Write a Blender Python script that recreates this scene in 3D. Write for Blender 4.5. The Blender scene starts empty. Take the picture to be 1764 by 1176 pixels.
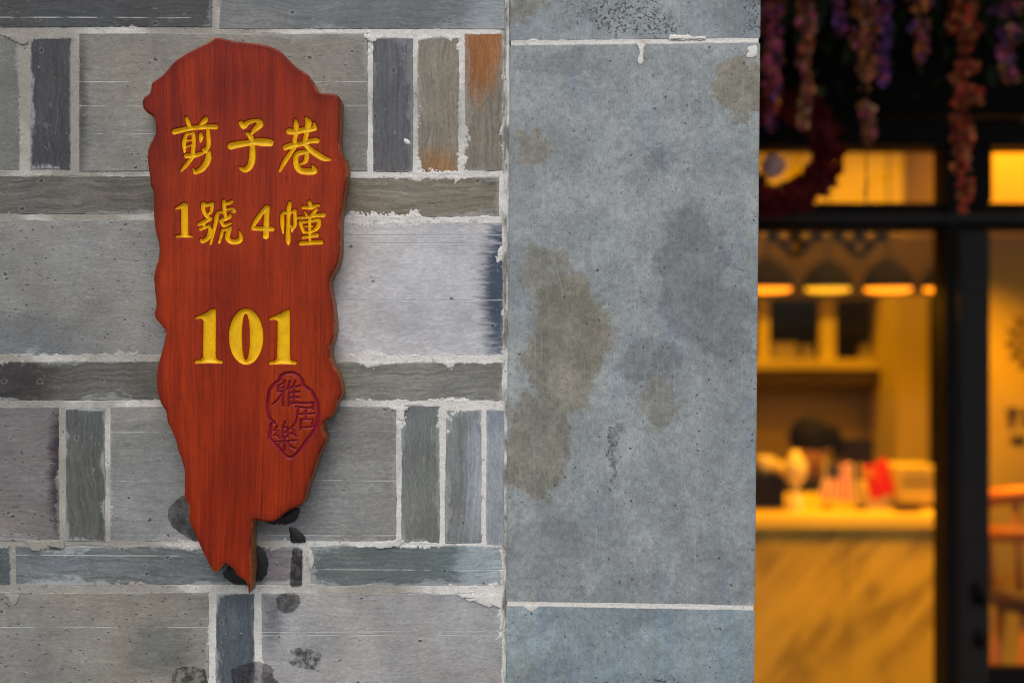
import bpy, bmesh, math, random
import numpy as np
from mathutils import Vector, Matrix

# ------------------------------------------------------------------ camera, sky, sun, exposure
K = 0.0007            # metres per photo pixel on the brick face
D = 1.372             # camera to brick face
EYE = 1.65
SC = bpy.context.scene
COL = SC.collection
R = math.radians

cam_d = bpy.data.cameras.new('camera')
cam = bpy.data.objects.new('camera', cam_d)
COL.objects.link(cam)
cam.location = (0, -D, EYE)
cam.rotation_euler = (R(90), 0, 0)
cam_d.sensor_width = 36
cam_d.lens = 36 * D / (1764 * K)
cam_d.clip_start = 0.05
cam_d.clip_end = 400
cam_d.dof.use_dof = True
cam_d.dof.focus_distance = D - 0.008
cam_d.dof.aperture_fstop = 1.9
SC.camera = cam

SUN_EL, SUN_AZ = R(56), R(-8)       # azimuth measured from the wall's normal, towards the left
w = bpy.data.worlds.new('World')
SC.world = w
w.use_nodes = True
wn = w.node_tree
sky = wn.nodes.new('ShaderNodeTexSky')
sky.sky_type = 'NISHITA'
sky.sun_disc = False
sky.sun_elevation = SUN_EL
sky.sun_rotation = R(180 + 8)
sky.air_density = 1.0
sky.dust_density = 4.0
sky.ozone_density = 1.0
bg = wn.nodes['Background']
bg.inputs['Strength'].default_value = 0.085
wn.links.new(sky.outputs[0], bg.inputs['Color'])

sun_d = bpy.data.lights.new('sun', 'SUN')
sun_d.energy = 0.75
sun_d.angle = R(60)
sun_d.color = (1.0, 0.95, 0.88)
sun = bpy.data.objects.new('sun', sun_d)
COL.objects.link(sun)
sv = Vector((math.sin(SUN_AZ) * math.cos(SUN_EL), -math.cos(SUN_AZ) * math.cos(SUN_EL), math.sin(SUN_EL)))
sun.rotation_euler = sv.to_track_quat('Z', 'Y').to_euler()
sun.location = (0, -6, 8)

SC.view_settings.view_transform = 'Standard'
SC.view_settings.look = 'None'
SC.view_settings.gamma = 1
SC.view_settings.exposure = 0.5
SC.render.engine = 'CYCLES'
SC.cycles.use_denoising = True
SC.cycles.filter_width = 1.0
SC.cycles.use_adaptive_sampling = True
SC.cycles.adaptive_threshold = 0.025
SC.cycles.max_bounces = 7
SC.cycles.transparent_max_bounces = 12
SC.cycles.sample_clamp_indirect = 6

random.seed(7)
RNG = np.random.default_rng(11)

# ------------------------------------------------------------------ helpers: places, colours
def X(px, Z=D): return (px - 882) * K * Z / D
def H(py, Z=D): return EYE - (py - 588) * K * Z / D
def P(px, py, Z=D): return Vector((X(px, Z), Z - D, H(py, Z)))

def lin(c):
    c = c / 255.0
    return c / 12.92 if c <= 0.04045 else ((c + 0.055) / 1.055) ** 2.4
def S(r, g, b, k=1.0): return (lin(r) * k, lin(g) * k, lin(b) * k)

# numpy value noise
_T = RNG.random((256, 256))
def vnoise(x, y, seed=0):
    x = np.asarray(x, float) + seed * 17.31; y = np.asarray(y, float) + seed * 9.77
    xi = np.floor(x).astype(int); yi = np.floor(y).astype(int)
    fx = x - xi; fy = y - yi
    fx = fx * fx * (3 - 2 * fx); fy = fy * fy * (3 - 2 * fy)
    a = _T[xi & 255, yi & 255]; b = _T[(xi + 1) & 255, yi & 255]
    c = _T[xi & 255, (yi + 1) & 255]; d = _T[(xi + 1) & 255, (yi + 1) & 255]
    return ((a * (1 - fx) + b * fx) * (1 - fy) + (c * (1 - fx) + d * fx) * fy) * 2 - 1
def fbm(x, y, seed=0, octv=4):
    v = 0; a = 1; t = 0
    for o in range(octv):
        v = v + a * vnoise(np.asarray(x) * 2 ** o, np.asarray(y) * 2 ** o, seed + o * 3); t += a; a *= 0.55
    return v / t

# ------------------------------------------------------------------ helpers: objects
def tag(o, label=None, cat=None, group=None, kind=None):
    if label: o['label'] = label
    if cat: o['category'] = cat
    if group: o['group'] = group
    if kind: o['kind'] = kind
    return o

def thing(name, label, cat, loc=(0, 0, 0), group=None):
    o = bpy.data.objects.new(name, None)
    o.empty_display_size = 0.05
    COL.objects.link(o)
    o.location = loc
    return tag(o, label, cat, group)

def wloc(o):
    v = Vector((0, 0, 0))
    while o is not None:
        v += o.location; o = o.parent
    return v

def obj(name, verts, faces, mat, parent=None, smooth=False):
    """mesh given in world coordinates, parented (translations only)"""
    me = bpy.data.meshes.new(name)
    off = wloc(parent) if parent else Vector((0, 0, 0))
    me.from_pydata([tuple(Vector(v) - off) for v in verts], [], faces)
    me.update()
    if smooth:
        me.polygons.foreach_set('use_smooth', [True] * len(me.polygons))
    o = bpy.data.objects.new(name, me)
    COL.objects.link(o)
    if mat: me.materials.append(mat)
    if parent: o.parent = parent
    return o

def from_bm(name, bm, mat, parent=None, smooth=False):
    bmesh.ops.recalc_face_normals(bm, faces=bm.faces)
    me = bpy.data.meshes.new(name)
    if parent:
        bmesh.ops.translate(bm, verts=bm.verts, vec=-wloc(parent))
    bm.to_mesh(me); bm.free()
    if smooth:
        me.polygons.foreach_set('use_smooth', [True] * len(me.polygons))
    o = bpy.data.objects.new(name, me)
    COL.objects.link(o)
    if mat: me.materials.append(mat)
    if parent: o.parent = parent
    return o

def bm_box(bm, x0, x1, y0, y1, z0, z1, bev=0.0, rot=None):
    r = bmesh.ops.create_cube(bm, size=1)
    vs = r['verts']
    bmesh.ops.scale(bm, vec=(x1 - x0, y1 - y0, z1 - z0), verts=vs)
    if bev:
        es = list({e for v in vs for e in v.link_edges})
        rb = bmesh.ops.bevel(bm, geom=es, offset=bev, segments=2, affect='EDGES', clamp_overlap=True)
        vs = list({v for f in rb['faces'] for v in f.verts} | {v for v in vs if v.is_valid})
    if rot is not None:
        bmesh.ops.rotate(bm, verts=vs, cent=(0, 0, 0), matrix=rot)
    bmesh.ops.translate(bm, vec=((x0 + x1) / 2, (y0 + y1) / 2, (z0 + z1) / 2), verts=vs)
    return vs

def box(name, x0, x1, y0, y1, z0, z1, mat, parent=None, bev=0.0, rot=None):
    bm = bmesh.new()
    bm_box(bm, min(x0, x1), max(x0, x1), min(y0, y1), max(y0, y1), min(z0, z1), max(z0, z1), bev, rot)
    return from_bm(name, bm, mat, parent)

def pbox(name, px0, px1, py0, py1, Z0, Z1, mat, parent=None, bev=0.0):
    """box whose front face at distance Z0 has the given extents"""
    return box(name, X(px0, Z0), X(px1, Z0), Z0 - D, Z1 - D, H(py1, Z0), H(py0, Z0), mat, parent, bev)

def lathe(name, prof, cx, cy, mat, parent=None, n=28):
    verts = []; faces = []
    m = len(prof)
    for i in range(n):
        a = 2 * math.pi * i / n
        for r, z in prof:
            verts.append((cx + max(r, 1e-5) * math.cos(a), cy + max(r, 1e-5) * math.sin(a), z))
    for i in range(n):
        j = (i + 1) % n
        for k in range(m - 1):
            faces.append((i * m + k, j * m + k, j * m + k + 1, i * m + k + 1))
    return obj(name, verts, faces, mat, parent, True)

def tube_data(pts, rad, n=10, caps=True):
    pts = [Vector(p) for p in pts]
    rads = rad if isinstance(rad, (list, tuple)) else [rad] * len(pts)
    verts = []; faces = []
    up = Vector((0.13, 0.31, 0.94)).normalized()
    for i, p in enumerate(pts):
        t = (pts[min(i + 1, len(pts) - 1)] - pts[max(i - 1, 0)]).normalized()
        a = t.cross(up)
        if a.length < 1e-3: a = t.cross(Vector((1, 0, 0)))
        a.normalize(); b = t.cross(a).normalized()
        for k in range(n):
            ang = 2 * math.pi * k / n
            verts.append(p + (a * math.cos(ang) + b * math.sin(ang)) * rads[i])
    for i in range(len(pts) - 1):
        for k in range(n):
            k2 = (k + 1) % n
            faces.append((i * n + k, i * n + k2, (i + 1) * n + k2, (i + 1) * n + k))
    if caps:
        faces.append(tuple(range(n - 1, -1, -1)))
        faces.append(tuple((len(pts) - 1) * n + k for k in range(n)))
    return verts, faces

def tube(name, pts, rad, mat, parent=None, n=10):
    v, f = tube_data(pts, rad, n)
    return obj(name, v, f, mat, parent, True)

# ------------------------------------------------------------------ helpers: materials
class M:
    def __init__(self, name):
        self.mat = bpy.data.materials.new(name)
        self.mat.use_nodes = True
        self.nt = self.mat.node_tree
        self.b = self.nt.nodes['Principled BSDF']
        self.out = self.nt.nodes['Material Output']
    def n(self, typ, ins=None, **props):
        nd = self.nt.nodes.new(typ)
        for k, v in props.items(): setattr(nd, k, v)
        for k, v in (ins or {}).items(): self.put(nd.inputs[k], v)
        return nd
    def put(self, sock, v):
        if isinstance(v, bpy.types.NodeSocket): self.nt.links.new(v, sock)
        elif isinstance(v, (tuple, list)) and sock.type == 'RGBA' and len(v) == 3: sock.default_value = (*v, 1)
        else: sock.default_value = v
    def math(self, op, a, b=0.0, c=0.0, clamp=False):
        nd = self.n('ShaderNodeMath', {0: a, 1: b, 2: c}, operation=op); nd.use_clamp = clamp
        return nd.outputs[0]
    def vmath(self, op, a, b=(0, 0, 0)):
        nd = self.n('ShaderNodeVectorMath', {0: a, 1: b}, operation=op)
        return nd.outputs['Value'] if op in ('LENGTH', 'DISTANCE', 'DOT_PRODUCT') else nd.outputs[0]
    def mix(self, f, a, b, blend='MIX'):
        nd = self.nt.nodes.new('ShaderNodeMix'); nd.data_type = 'RGBA'; nd.blend_type = blend
        self.put(nd.inputs[0], f); self.put(nd.inputs[6], a); self.put(nd.inputs[7], b)
        return nd.outputs[2]
    def rng(self, v, a, b, c=0.0, d=1.0, smooth=True):
        nd = self.n('ShaderNodeMapRange', {0: v, 1: a, 2: b, 3: c, 4: d})
        nd.interpolation_type = 'SMOOTHSTEP' if smooth else 'LINEAR'
        return nd.outputs[0]
    def noise(self, vec, scale=(1, 1, 1), detail=4, rough=0.55, dist=0.0):
        v = self.vmath('MULTIPLY', vec, scale) if isinstance(scale, tuple) else self.vmath('MULTIPLY', vec, (scale,) * 3)
        nd = self.n('ShaderNodeTexNoise', {'Vector': v, 'Scale': 1.0, 'Detail': detail, 'Roughness': rough, 'Distortion': dist})
        return nd.outputs[0]
    def voro(self, vec, scale):
        v = self.vmath('MULTIPLY', vec, scale) if isinstance(scale, tuple) else self.vmath('MULTIPLY', vec, (scale,) * 3)
        nd = self.n('ShaderNodeTexVoronoi', {'Vector': v, 'Scale': 1.0})
        return nd.outputs['Distance'], nd.outputs['Color']
    def attr(self, name, typ='OBJECT', out='Fac'):
        nd = self.n('ShaderNodeAttribute'); nd.attribute_type = typ; nd.attribute_name = name
        return nd.outputs[out]
    def obco(self): return self.n('ShaderNodeTexCoord').outputs['Object']
    def xyz(self, v):
        o = self.n('ShaderNodeSeparateXYZ', {0: v}).outputs
        return o[0], o[1], o[2]
    def comb(self, x, y, z): return self.n('ShaderNodeCombineXYZ', {0: x, 1: y, 2: z}).outputs[0]
    def bump(self, h, strength=0.5, dist=0.001, nrm=None):
        ins = {'Height': h, 'Strength': strength, 'Distance': dist}
        if nrm is not None: ins['Normal'] = nrm
        return self.n('ShaderNodeBump', ins).outputs[0]
    def set(self, color=None, rough=None, normal=None, **kw):
        if color is not None: self.put(self.b.inputs['Base Color'], color)
        if rough is not None: self.put(self.b.inputs['Roughness'], rough)
        if normal is not None: self.put(self.b.inputs['Normal'], normal)
        for k, v in kw.items(): self.put(self.b.inputs[k], v)
        return self.mat

def simple(name, col, rough=0.5, var=0.15, scale=20, metallic=0.0, bump=0.0, **kw):
    m = M(name)
    co = m.obco()
    nz = m.noise(co, scale, 5)
    f = m.rng(nz, 0.25, 0.75, 1 - var, 1 + var, False)
    c = m.mix(1.0, col, m.comb(f, f, f), 'MULTIPLY')
    r = m.rng(m.noise(co, scale * 3.1, 3), 0.2, 0.8, max(rough - 0.08, 0.02), min(rough + 0.08, 1), False)
    nrm = m.bump(nz, bump, 0.002) if bump else None
    return m.set(c, r, nrm, Metallic=metallic, **kw)

# ---- clay brick: tint from the object's own colour, grain along local X
def brick_material():
    m = M('grey_clay_brick')
    oi = m.n('ShaderNodeObjectInfo')
    co = m.obco()
    rnd = m.math('MULTIPLY', oi.outputs['Random'], 37.0)
    p = m.vmath('ADD', co, m.comb(rnd, rnd, rnd))
    lx, ly, lz = m.xyz(co)
    hx = m.attr('half_length'); hz = m.attr('half_height')
    warp = m.noise(p, (9, 9, 9), 3)
    warp2 = m.noise(p, (30, 30, 30), 2)
    wz = m.math('ADD', m.math('MULTIPLY', m.math('SUBTRACT', warp, 0.5), 0.04),
                m.math('MULTIPLY', m.math('SUBTRACT', warp2, 0.5), 0.005))
    pw = m.vmath('ADD', p, m.comb(0, 0, wz))
    grain = m.noise(pw, (13, 13, 300), 8, 0.72)
    fine = m.noise(pw, (110, 110, 1300), 4, 0.7)
    micro = m.noise(p, 1100, 3, 0.7)
    mott = m.noise(p, 16, 5, 0.6)
    base = oi.outputs['Color']
    # second tint inside an irregular patch
    pc = m.attr('patch_centre', out='Vector'); pr = m.attr('patch_radius', out='Vector')
    q = m.vmath('DIVIDE', m.vmath('SUBTRACT', co, pc), pr)
    ql = m.math('ADD', m.vmath('LENGTH', q), m.math('MULTIPLY', m.math('SUBTRACT', m.noise(pw, (30, 30, 160), 6, 0.75), 0.5), 1.5))
    pm = m.rng(ql, 1.25, 0.45)
    col = m.mix(pm, base, m.attr('patch_tint', out='Color'))
    amp = m.attr('grain_amount')
    g = m.math('ADD', 1.0, m.math('MULTIPLY', m.math('SUBTRACT', grain, 0.5), m.math('MULTIPLY', amp, 3.0)))
    g = m.math('MULTIPLY', g, m.rng(mott, 0.25, 0.78, 0.74, 1.26, False))
    g = m.math('MULTIPLY', g, m.rng(fine, 0.34, 0.66, 0.90, 1.10, False))
    g = m.math('MULTIPLY', g, m.rng(micro, 0.34, 0.66, 0.80, 1.20, False))
    clar = m.noise(p, (170, 170, 320), 6, 0.8)
    g = m.math('MULTIPLY', g, m.rng(clar, 0.34, 0.66, 0.80, 1.20, False))
    col = m.mix(1.0, col, m.comb(g, g, g), 'MULTIPLY')
    # slow drift of hue between blue-grey and olive-grey
    hue = m.rng(m.noise(p, 7, 3), 0.35, 0.65)
    col = m.mix(1.0, col, m.mix(hue, (0.97, 1.0, 1.03), (1.03, 1.0, 0.95)), 'MULTIPLY')
    # dark streaks of reduced clay
    dk = m.rng(m.noise(pw, (14, 14, 120), 5, 0.7), 0.60, 0.74)
    col = m.mix(m.math('MULTIPLY', dk, m.math('MULTIPLY', amp, 1.1)), col, m.mix(1.0, col, (0.45, 0.46, 0.47), 'MULTIPLY'))
    # rust / tan flecks
    rs = m.math('MULTIPLY', m.rng(m.noise(p, (55, 55, 90), 4, 0.7), 0.70, 0.78), m.rng(m.noise(p, 11, 2), 0.52, 0.66))
    col = m.mix(m.math('MULTIPLY', rs, 0.7), col, S(150, 112, 62))
    # lime bloom, heavier towards the joints
    ax = m.math('SUBTRACT', hx, m.math('ABSOLUTE', lx)); az = m.math('SUBTRACT', hz, m.math('ABSOLUTE', lz))
    e = m.math('MINIMUM', ax, az)
    ln = m.noise(p, (110, 110, 260), 7, 0.75)
    reach = m.math('ADD', 0.002, m.math('MULTIPLY', m.rng(m.noise(p, 13, 2), 0.44, 0.72), 0.016))
    ed = m.rng(m.math('ADD', m.math('DIVIDE', e, reach), m.math('MULTIPLY', m.math('SUBTRACT', ln, 0.5), 3.2)), 0.9, 0.15)
    lime = m.attr('lime_amount')
    col = m.mix(m.math('MULTIPLY', ed, m.math('MULTIPLY', lime, 0.8)), col, S(188, 194, 194))
    sp = m.math('MULTIPLY', m.rng(m.noise(p, (130, 130, 260), 6, 0.75), 0.62, 0.67), m.rng(m.noise(p, 17, 3), 0.44, 0.60))
    col = m.mix(m.math('MULTIPLY', sp, m.math('MULTIPLY', lime, 1.1), clamp=True), col, S(200, 204, 200))
    # small lime splashes and hair scratches
    sp2 = m.math('MULTIPLY', m.rng(m.noise(p, (380, 380, 520), 4, 0.75), 0.63, 0.68), m.rng(m.noise(p, 19, 3), 0.40, 0.65))
    col = m.mix(m.math('MULTIPLY', sp2, 0.7), col, S(200, 204, 200))
    scr = m.math('MULTIPLY', m.rng(m.noise(pw, (14, 14, 2200), 2, 0.5), 0.69, 0.74), m.rng(m.noise(p, 15, 3), 0.45, 0.6))
    col = m.mix(m.math('MULTIPLY', scr, 0.4), col, S(196, 200, 200))
    dsp = m.math('MULTIPLY', m.rng(m.noise(p, (300, 300, 480), 4, 0.75), 0.63, 0.67), m.rng(m.noise(p, 23, 3), 0.42, 0.62))
    col = m.mix(m.math('MULTIPLY', dsp, 0.6), col, S(66, 66, 62))
    # saw lines along the brick
    sl = None
    wob = m.math('MULTIPLY', m.math('SUBTRACT', m.noise(p, 4, 2), 0.5), 0.004)
    lv = m.xyz(m.attr('saw_lines', out='Vector'))
    for i in range(3):
        dd = m.math('ABSOLUTE', m.math('SUBTRACT', m.math('ADD', lz, wob), lv[i]))
        k = m.rng(dd, 0.00095, 0.00035)
        sl = k if sl is None else m.math('MAXIMUM', sl, k)
    sl = m.math('MULTIPLY', sl, m.rng(m.noise(p, (22, 22, 40), 5, 0.7), 0.40, 0.58, 0.0, 0.9))
    col = m.mix(sl, col, S(188, 192, 190))
    # pits
    d1, c1 = m.voro(p, (42, 42, 60))
    keep = m.rng(m.n('ShaderNodeSeparateColor', {0: c1}).outputs[0], 0.62, 0.66)
    wn_ = m.math('MULTIPLY', m.math('SUBTRACT', m.noise(p, (260, 260, 420), 4, 0.7), 0.5), 0.42)
    pit = m.math('MULTIPLY', m.rng(m.math('ADD', d1, wn_), 0.11, 0.04), keep)
    d2, c2 = m.voro(p, (120, 120, 190))
    keep2 = m.rng(m.n('ShaderNodeSeparateColor', {0: c2}).outputs[1], 0.86, 0.90)
    pit2 = m.math('MULTIPLY', m.rng(d2, 0.24, 0.10), keep2)
    rim = m.math('MULTIPLY', m.rng(m.math('ABSOLUTE', m.math('SUBTRACT', m.math('ADD', d1, wn_), 0.15)), 0.05, 0.0), keep)
    col = m.mix(m.math('MULTIPLY', rim, 0.25), col, S(186, 186, 178))
    pits = m.math('MAXIMUM', pit, m.math('MULTIPLY', pit2, 0.8))
    col = m.mix(m.math('MULTIPLY', pits, 0.8), col, S(52, 50, 46))
    h = m.math('SUBTRACT', m.math('ADD', m.math('MULTIPLY', grain, 0.35), m.math('MULTIPLY', micro, 0.35)), m.math('MULTIPLY', pits, 1.5))
    h = m.math('ADD', h, m.math('MULTIPLY', ed, 0.3))
    h = m.math('SUBTRACT', h, m.math('MULTIPLY', sl, 0.6))
    rough = m.rng(grain, 0.3, 0.7, 0.52, 0.72, False)
    return m.set(col, rough, m.bump(h, 0.55, 0.0012), **{'Specular IOR Level': 0.4})

def mortar_material(name, a, bcol, dirt, grubby=False):
    m = M(name)
    co = m.obco()
    n1 = m.math('ADD', m.noise(co, 7, 4), m.rng(m.xyz(co)[0], -0.25, 0.40, -0.16, 0.16, False)); n2 = m.noise(co, 60, 6, 0.65); n3 = m.noise(co, 500, 4, 0.7)
    c = m.mix(m.rng(n1, 0.38, 0.62), a, bcol)
    c = m.mix(m.math('MULTIPLY', m.rng(n2, 0.56, 0.75), 0.65), c, dirt)
    if grubby:
        bx_ = m.math('ABSOLUTE', m.math('SUBTRACT', m.math('ADD', m.xyz(co)[0], m.math('MULTIPLY', m.math('SUBTRACT', m.noise(co, 40, 4), 0.5), 0.012)), X(873) - X(300)))
        gb = m.math('MULTIPLY', m.rng(bx_, 0.008, 0.002), m.rng(m.noise(co, (60, 60, 14), 5, 0.7), 0.40, 0.58))
        c = m.mix(m.math('MULTIPLY', gb, 0.8), c, S(92, 90, 82))
    f = m.rng(n3, 0.25, 0.75, 0.72, 1.15, False)
    c = m.mix(1.0, c, m.comb(f, f, f), 'MULTIPLY')
    sp, sc_ = m.voro(co, 150)
    k = m.math('MULTIPLY', m.rng(sp, 0.22, 0.1), m.rng(m.n('ShaderNodeSeparateColor', {0: sc_}).outputs[0], 0.86, 0.9))
    c = m.mix(m.math('MULTIPLY', k, 0.8), c, S(70, 66, 60))
    h = m.math('ADD', m.math('MULTIPLY', n2, 0.6), m.math('MULTIPLY', n3, 0.5))
    return m.set(c, 0.9, m.bump(h, 0.5, 0.0010), **{'Specular IOR Level': 0.2})

def stone_material(name, blobs_tan, blobs_dark, speckle, tint=(1, 1, 1)):
    m = M(name)
    co = m.obco()
    x, y, z = m.xyz(co)
    n1 = m.noise(co, 6, 5, 0.6); n2 = m.noise(co, 22, 6, 0.65); n3 = m.noise(co, 150, 5, 0.7)
    col = m.mix(m.rng(m.math('ADD', m.math('MULTIPLY', n1, 0.6), m.math('MULTIPLY', n2, 0.4)), 0.36, 0.64), S(134, 142, 144), S(168, 176, 177))
    col = m.mix(m.rng(m.noise(co, (40, 40, 7), 4), 0.5, 0.72, 0, 0.5), col, S(138, 152, 166))
    wv = m.n('ShaderNodeTexNoise', {'Vector': co, 'Scale': 24.0, 'Detail': 6.0, 'Roughness': 0.68}).outputs['Color']
    cw = m.vmath('ADD', co, m.vmath('MULTIPLY', m.vmath('SUBTRACT', wv, (0.5, 0.5, 0.5)), (0.10, 0.0, 0.10)))
    def blobs(lst):
        acc = None
        for (px, py, rx, ry, st) in lst:
            c = P(px, py) - PIER_LOC
            q = m.vmath('MULTIPLY', m.vmath('SUBTRACT', cw, (c.x, 0, c.z)), (1 / (rx * K), 0, 1 / (ry * K)))
            k = m.math('MULTIPLY', m.rng(m.vmath('LENGTH', q), 1.08, 0.86), st)
            acc = k if acc is None else m.math('MAXIMUM', acc, k)
        return acc
    tn = blobs(blobs_tan); dn = blobs(blobs_dark); sn = blobs(speckle)
    if dn is not None: col = m.mix(dn, col, m.mix(1.0, col, (0.68, 0.67, 0.68), 'MULTIPLY'))
    if tn is not None:
        tc = m.mix(m.rng(n2, 0.35, 0.65), S(118, 114, 98), S(146, 142, 126))
        col = m.mix(m.math('MULTIPLY', tn, 0.9), col, tc)
    f = m.math('MULTIPLY', m.rng(n3, 0.34, 0.66, 0.80, 1.20, False), m.rng(m.noise(co, (700, 700, 340), 5, 0.75), 0.34, 0.66, 0.80, 1.20, False))
    col = m.mix(1.0, col, m.comb(f, f, f), 'MULTIPLY')
    # fine vertical rubbing and a few long slanted scratches
    sc1 = m.rng(m.noise(co, (900, 900, 9), 4, 0.6), 0.60, 0.72)
    col = m.mix(m.math('MULTIPLY', sc1, 0.36), col, S(196, 202, 204))
    rx_ = m.comb(m.math('ADD', x, m.math('ADD', m.math('MULTIPLY', z, 0.16), m.math('MULTIPLY', m.noise(co, 5, 2), 0.05))), 0, z)
    sc2 = m.math('MULTIPLY', m.rng(m.noise(rx_, (520, 1, 9), 3, 0.5), 0.66, 0.70), m.rng(m.noise(co, 9, 2), 0.44, 0.58))
    col = m.mix(m.math('MULTIPLY', sc2, 0.28), col, S(206, 208, 204))
    # pits and pale grains
    d1, c1 = m.voro(co, 75)
    s1 = m.n('ShaderNodeSeparateColor', {0: c1}).outputs
    wv3 = m.math('MULTIPLY', m.math('SUBTRACT', m.noise(co, 300, 4, 0.7), 0.5), 0.5)
    d1w = m.math('ADD', d1, wv3)
    pit = m.math('MULTIPLY', m.rng(d1w, 0.15, 0.05), m.rng(s1[0], 0.68, 0.72))
    pale = m.math('MULTIPLY', m.rng(d1w, 0.24, 0.08), m.rng(s1[1], 0.74, 0.78))
    d2, c2 = m.voro(co, 210)
    s2 = m.n('ShaderNodeSeparateColor', {0: c2}).outputs
    p2 = m.math('MULTIPLY', m.rng(d2, 0.26, 0.12), m.rng(s2[0], 0.80, 0.84))
    w2 = m.math('MULTIPLY', m.rng(d2, 0.34, 0.12), m.rng(s2[1], 0.78, 0.82))
    col = m.mix(m.math('MULTIPLY', m.math('MAXIMUM', pale, m.math('MULTIPLY', w2, 0.7)), 0.62), col, S(196, 198, 188))
    pits = m.math('MAXIMUM', pit, m.math('MULTIPLY', p2, 0.8))
    col = m.mix(m.math('MULTIPLY', pits, 0.78), col, m.mix(m.rng(s1[2], 0.4, 0.6), S(58, 52, 44), S(70, 74, 78)))
    ck = m.math('MULTIPLY', m.rng(m.math('ABSOLUTE', m.math('SUBTRACT', m.noise(co, (34, 34, 26), 5, 0.65), 0.5)), 0.006, 0.001), m.rng(m.noise(co, 10, 2), 0.56, 0.64))
    col = m.mix(m.math('MULTIPLY', ck, 0.55), col, m.mix(m.rng(n1, 0.45, 0.55), S(178, 172, 150), S(84, 80, 70)))
    if sn is not None:
        k = m.math('MULTIPLY', sn, m.rng(m.noise(co, (230, 230, 300), 5, 0.72), 0.50, 0.58))
        col = m.mix(m.math('MULTIPLY', k, 0.85), col, S(44, 46, 46))
    col = m.mix(1.0, col, tint, 'MULTIPLY')
    h = m.math('SUBTRACT', m.math('ADD', m.math('MULTIPLY', n3, 0.35), m.math('MULTIPLY', n2, 0.2)), m.math('MULTIPLY', pits, 1.4))
    return m.set(col, m.rng(n2, 0.3, 0.7, 0.42, 0.62, False), m.bump(h, 0.45, 0.001), **{'Specular IOR Level': 0.45})

def wood_material():
    m = M('red_stained_wood')
    co = m.obco()
    x, y, z = m.xyz(co)
    wx = m.math('MULTIPLY', m.math('SUBTRACT', m.noise(co, (5, 5, 2.5), 3), 0.5), 0.035)
    pw = m.vmath('ADD', co, m.comb(wx, 0, 0))
    band = m.noise(pw, (42, 1, 1.4), 5, 0.6)
    fine = m.noise(pw, (420, 1, 9), 6, 0.75)
    pore = m.noise(pw, (1000, 1, 70), 4, 0.75)
    col = m.mix(m.rng(band, 0.34, 0.66), S(122, 26, 8), S(160, 48, 12))
    # boards of slightly different stain
    low = m.noise(co, (3.2, 1, 2.2), 2)
    col = m.mix(m.rng(low, 0.36, 0.66, 0.0, 0.8), col, S(174, 58, 8))
    col = m.mix(m.rng(m.noise(co, (7, 1, 4), 3), 0.50, 0.70, 0.0, 0.55), col, S(104, 20, 6))
    g = m.math('MULTIPLY', m.rng(fine, 0.34, 0.66, 0.66, 1.30, False), m.rng(m.noise(co, 11, 4), 0.3, 0.7, 0.9, 1.1, False))
    col = m.mix(1.0, col, m.comb(g, g, g), 'MULTIPLY')
    pk = m.rng(pore, 0.56, 0.66)
    col = m.mix(m.math('MULTIPLY', pk, 0.62), col, S(66, 14, 8))
    dkl = m.math('MULTIPLY', m.rng(m.noise(pw, (75, 1, 3.2), 5, 0.7), 0.63, 0.72), 0.6)
    col = m.mix(dkl, col, S(74, 18, 12))
    # stain gathered on the rounded arris, worn to bare wood here and there
    ed = m.attr('edge_px', 'GEOMETRY')
    es = m.rng(m.math('ADD', ed, m.math('MULTIPLY', m.noise(co, 30, 3), 14)), 26, 6)
    col = m.mix(m.math('MULTIPLY', es, 0.45), col, S(84, 16, 8))
    wear = m.math('MULTIPLY', m.rng(ed, 3.4, 1.2), m.rng(m.noise(co, (45, 45, 45), 5, 0.7), 0.50, 0.62))
    col = m.mix(m.math('MULTIPLY', wear, 0.75), col, S(196, 104, 44))
    mk = m.attr('joint_mark', 'GEOMETRY')
    col = m.mix(m.math('MULTIPLY', mk, 0.6), col, S(92, 20, 10))
    h = m.math('ADD', m.math('MULTIPLY', fine, 0.5), m.math('MULTIPLY', pk, -0.5))
    h = m.math('ADD', h, m.math('MULTIPLY', m.noise(co, 300, 3), 0.25))
    r = m.rng(fine, 0.3, 0.7, 0.36, 0.50, False)
    return m.set(col, r, m.bump(h, 0.3, 0.0006), **{'Specular IOR Level': 0.22})

def paint_material(name, c1, c2, dark):
    m = M(name)
    co = m.obco()
    n1 = m.noise(co, 90, 5, 0.65); n2 = m.noise(co, 700, 4, 0.7)
    c = m.mix(m.rng(n1, 0.35, 0.65), c1, c2)
    k = m.rng(m.noise(co, (420, 420, 260), 4, 0.75), 0.68, 0.76)
    c = m.mix(m.math('MULTIPLY', k, 0.75), c, dark)
    return m.set(c, 0.38, m.bump(m.math('ADD', n2, n1), 0.35, 0.0006), **{'Specular IOR Level': 0.3})

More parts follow.
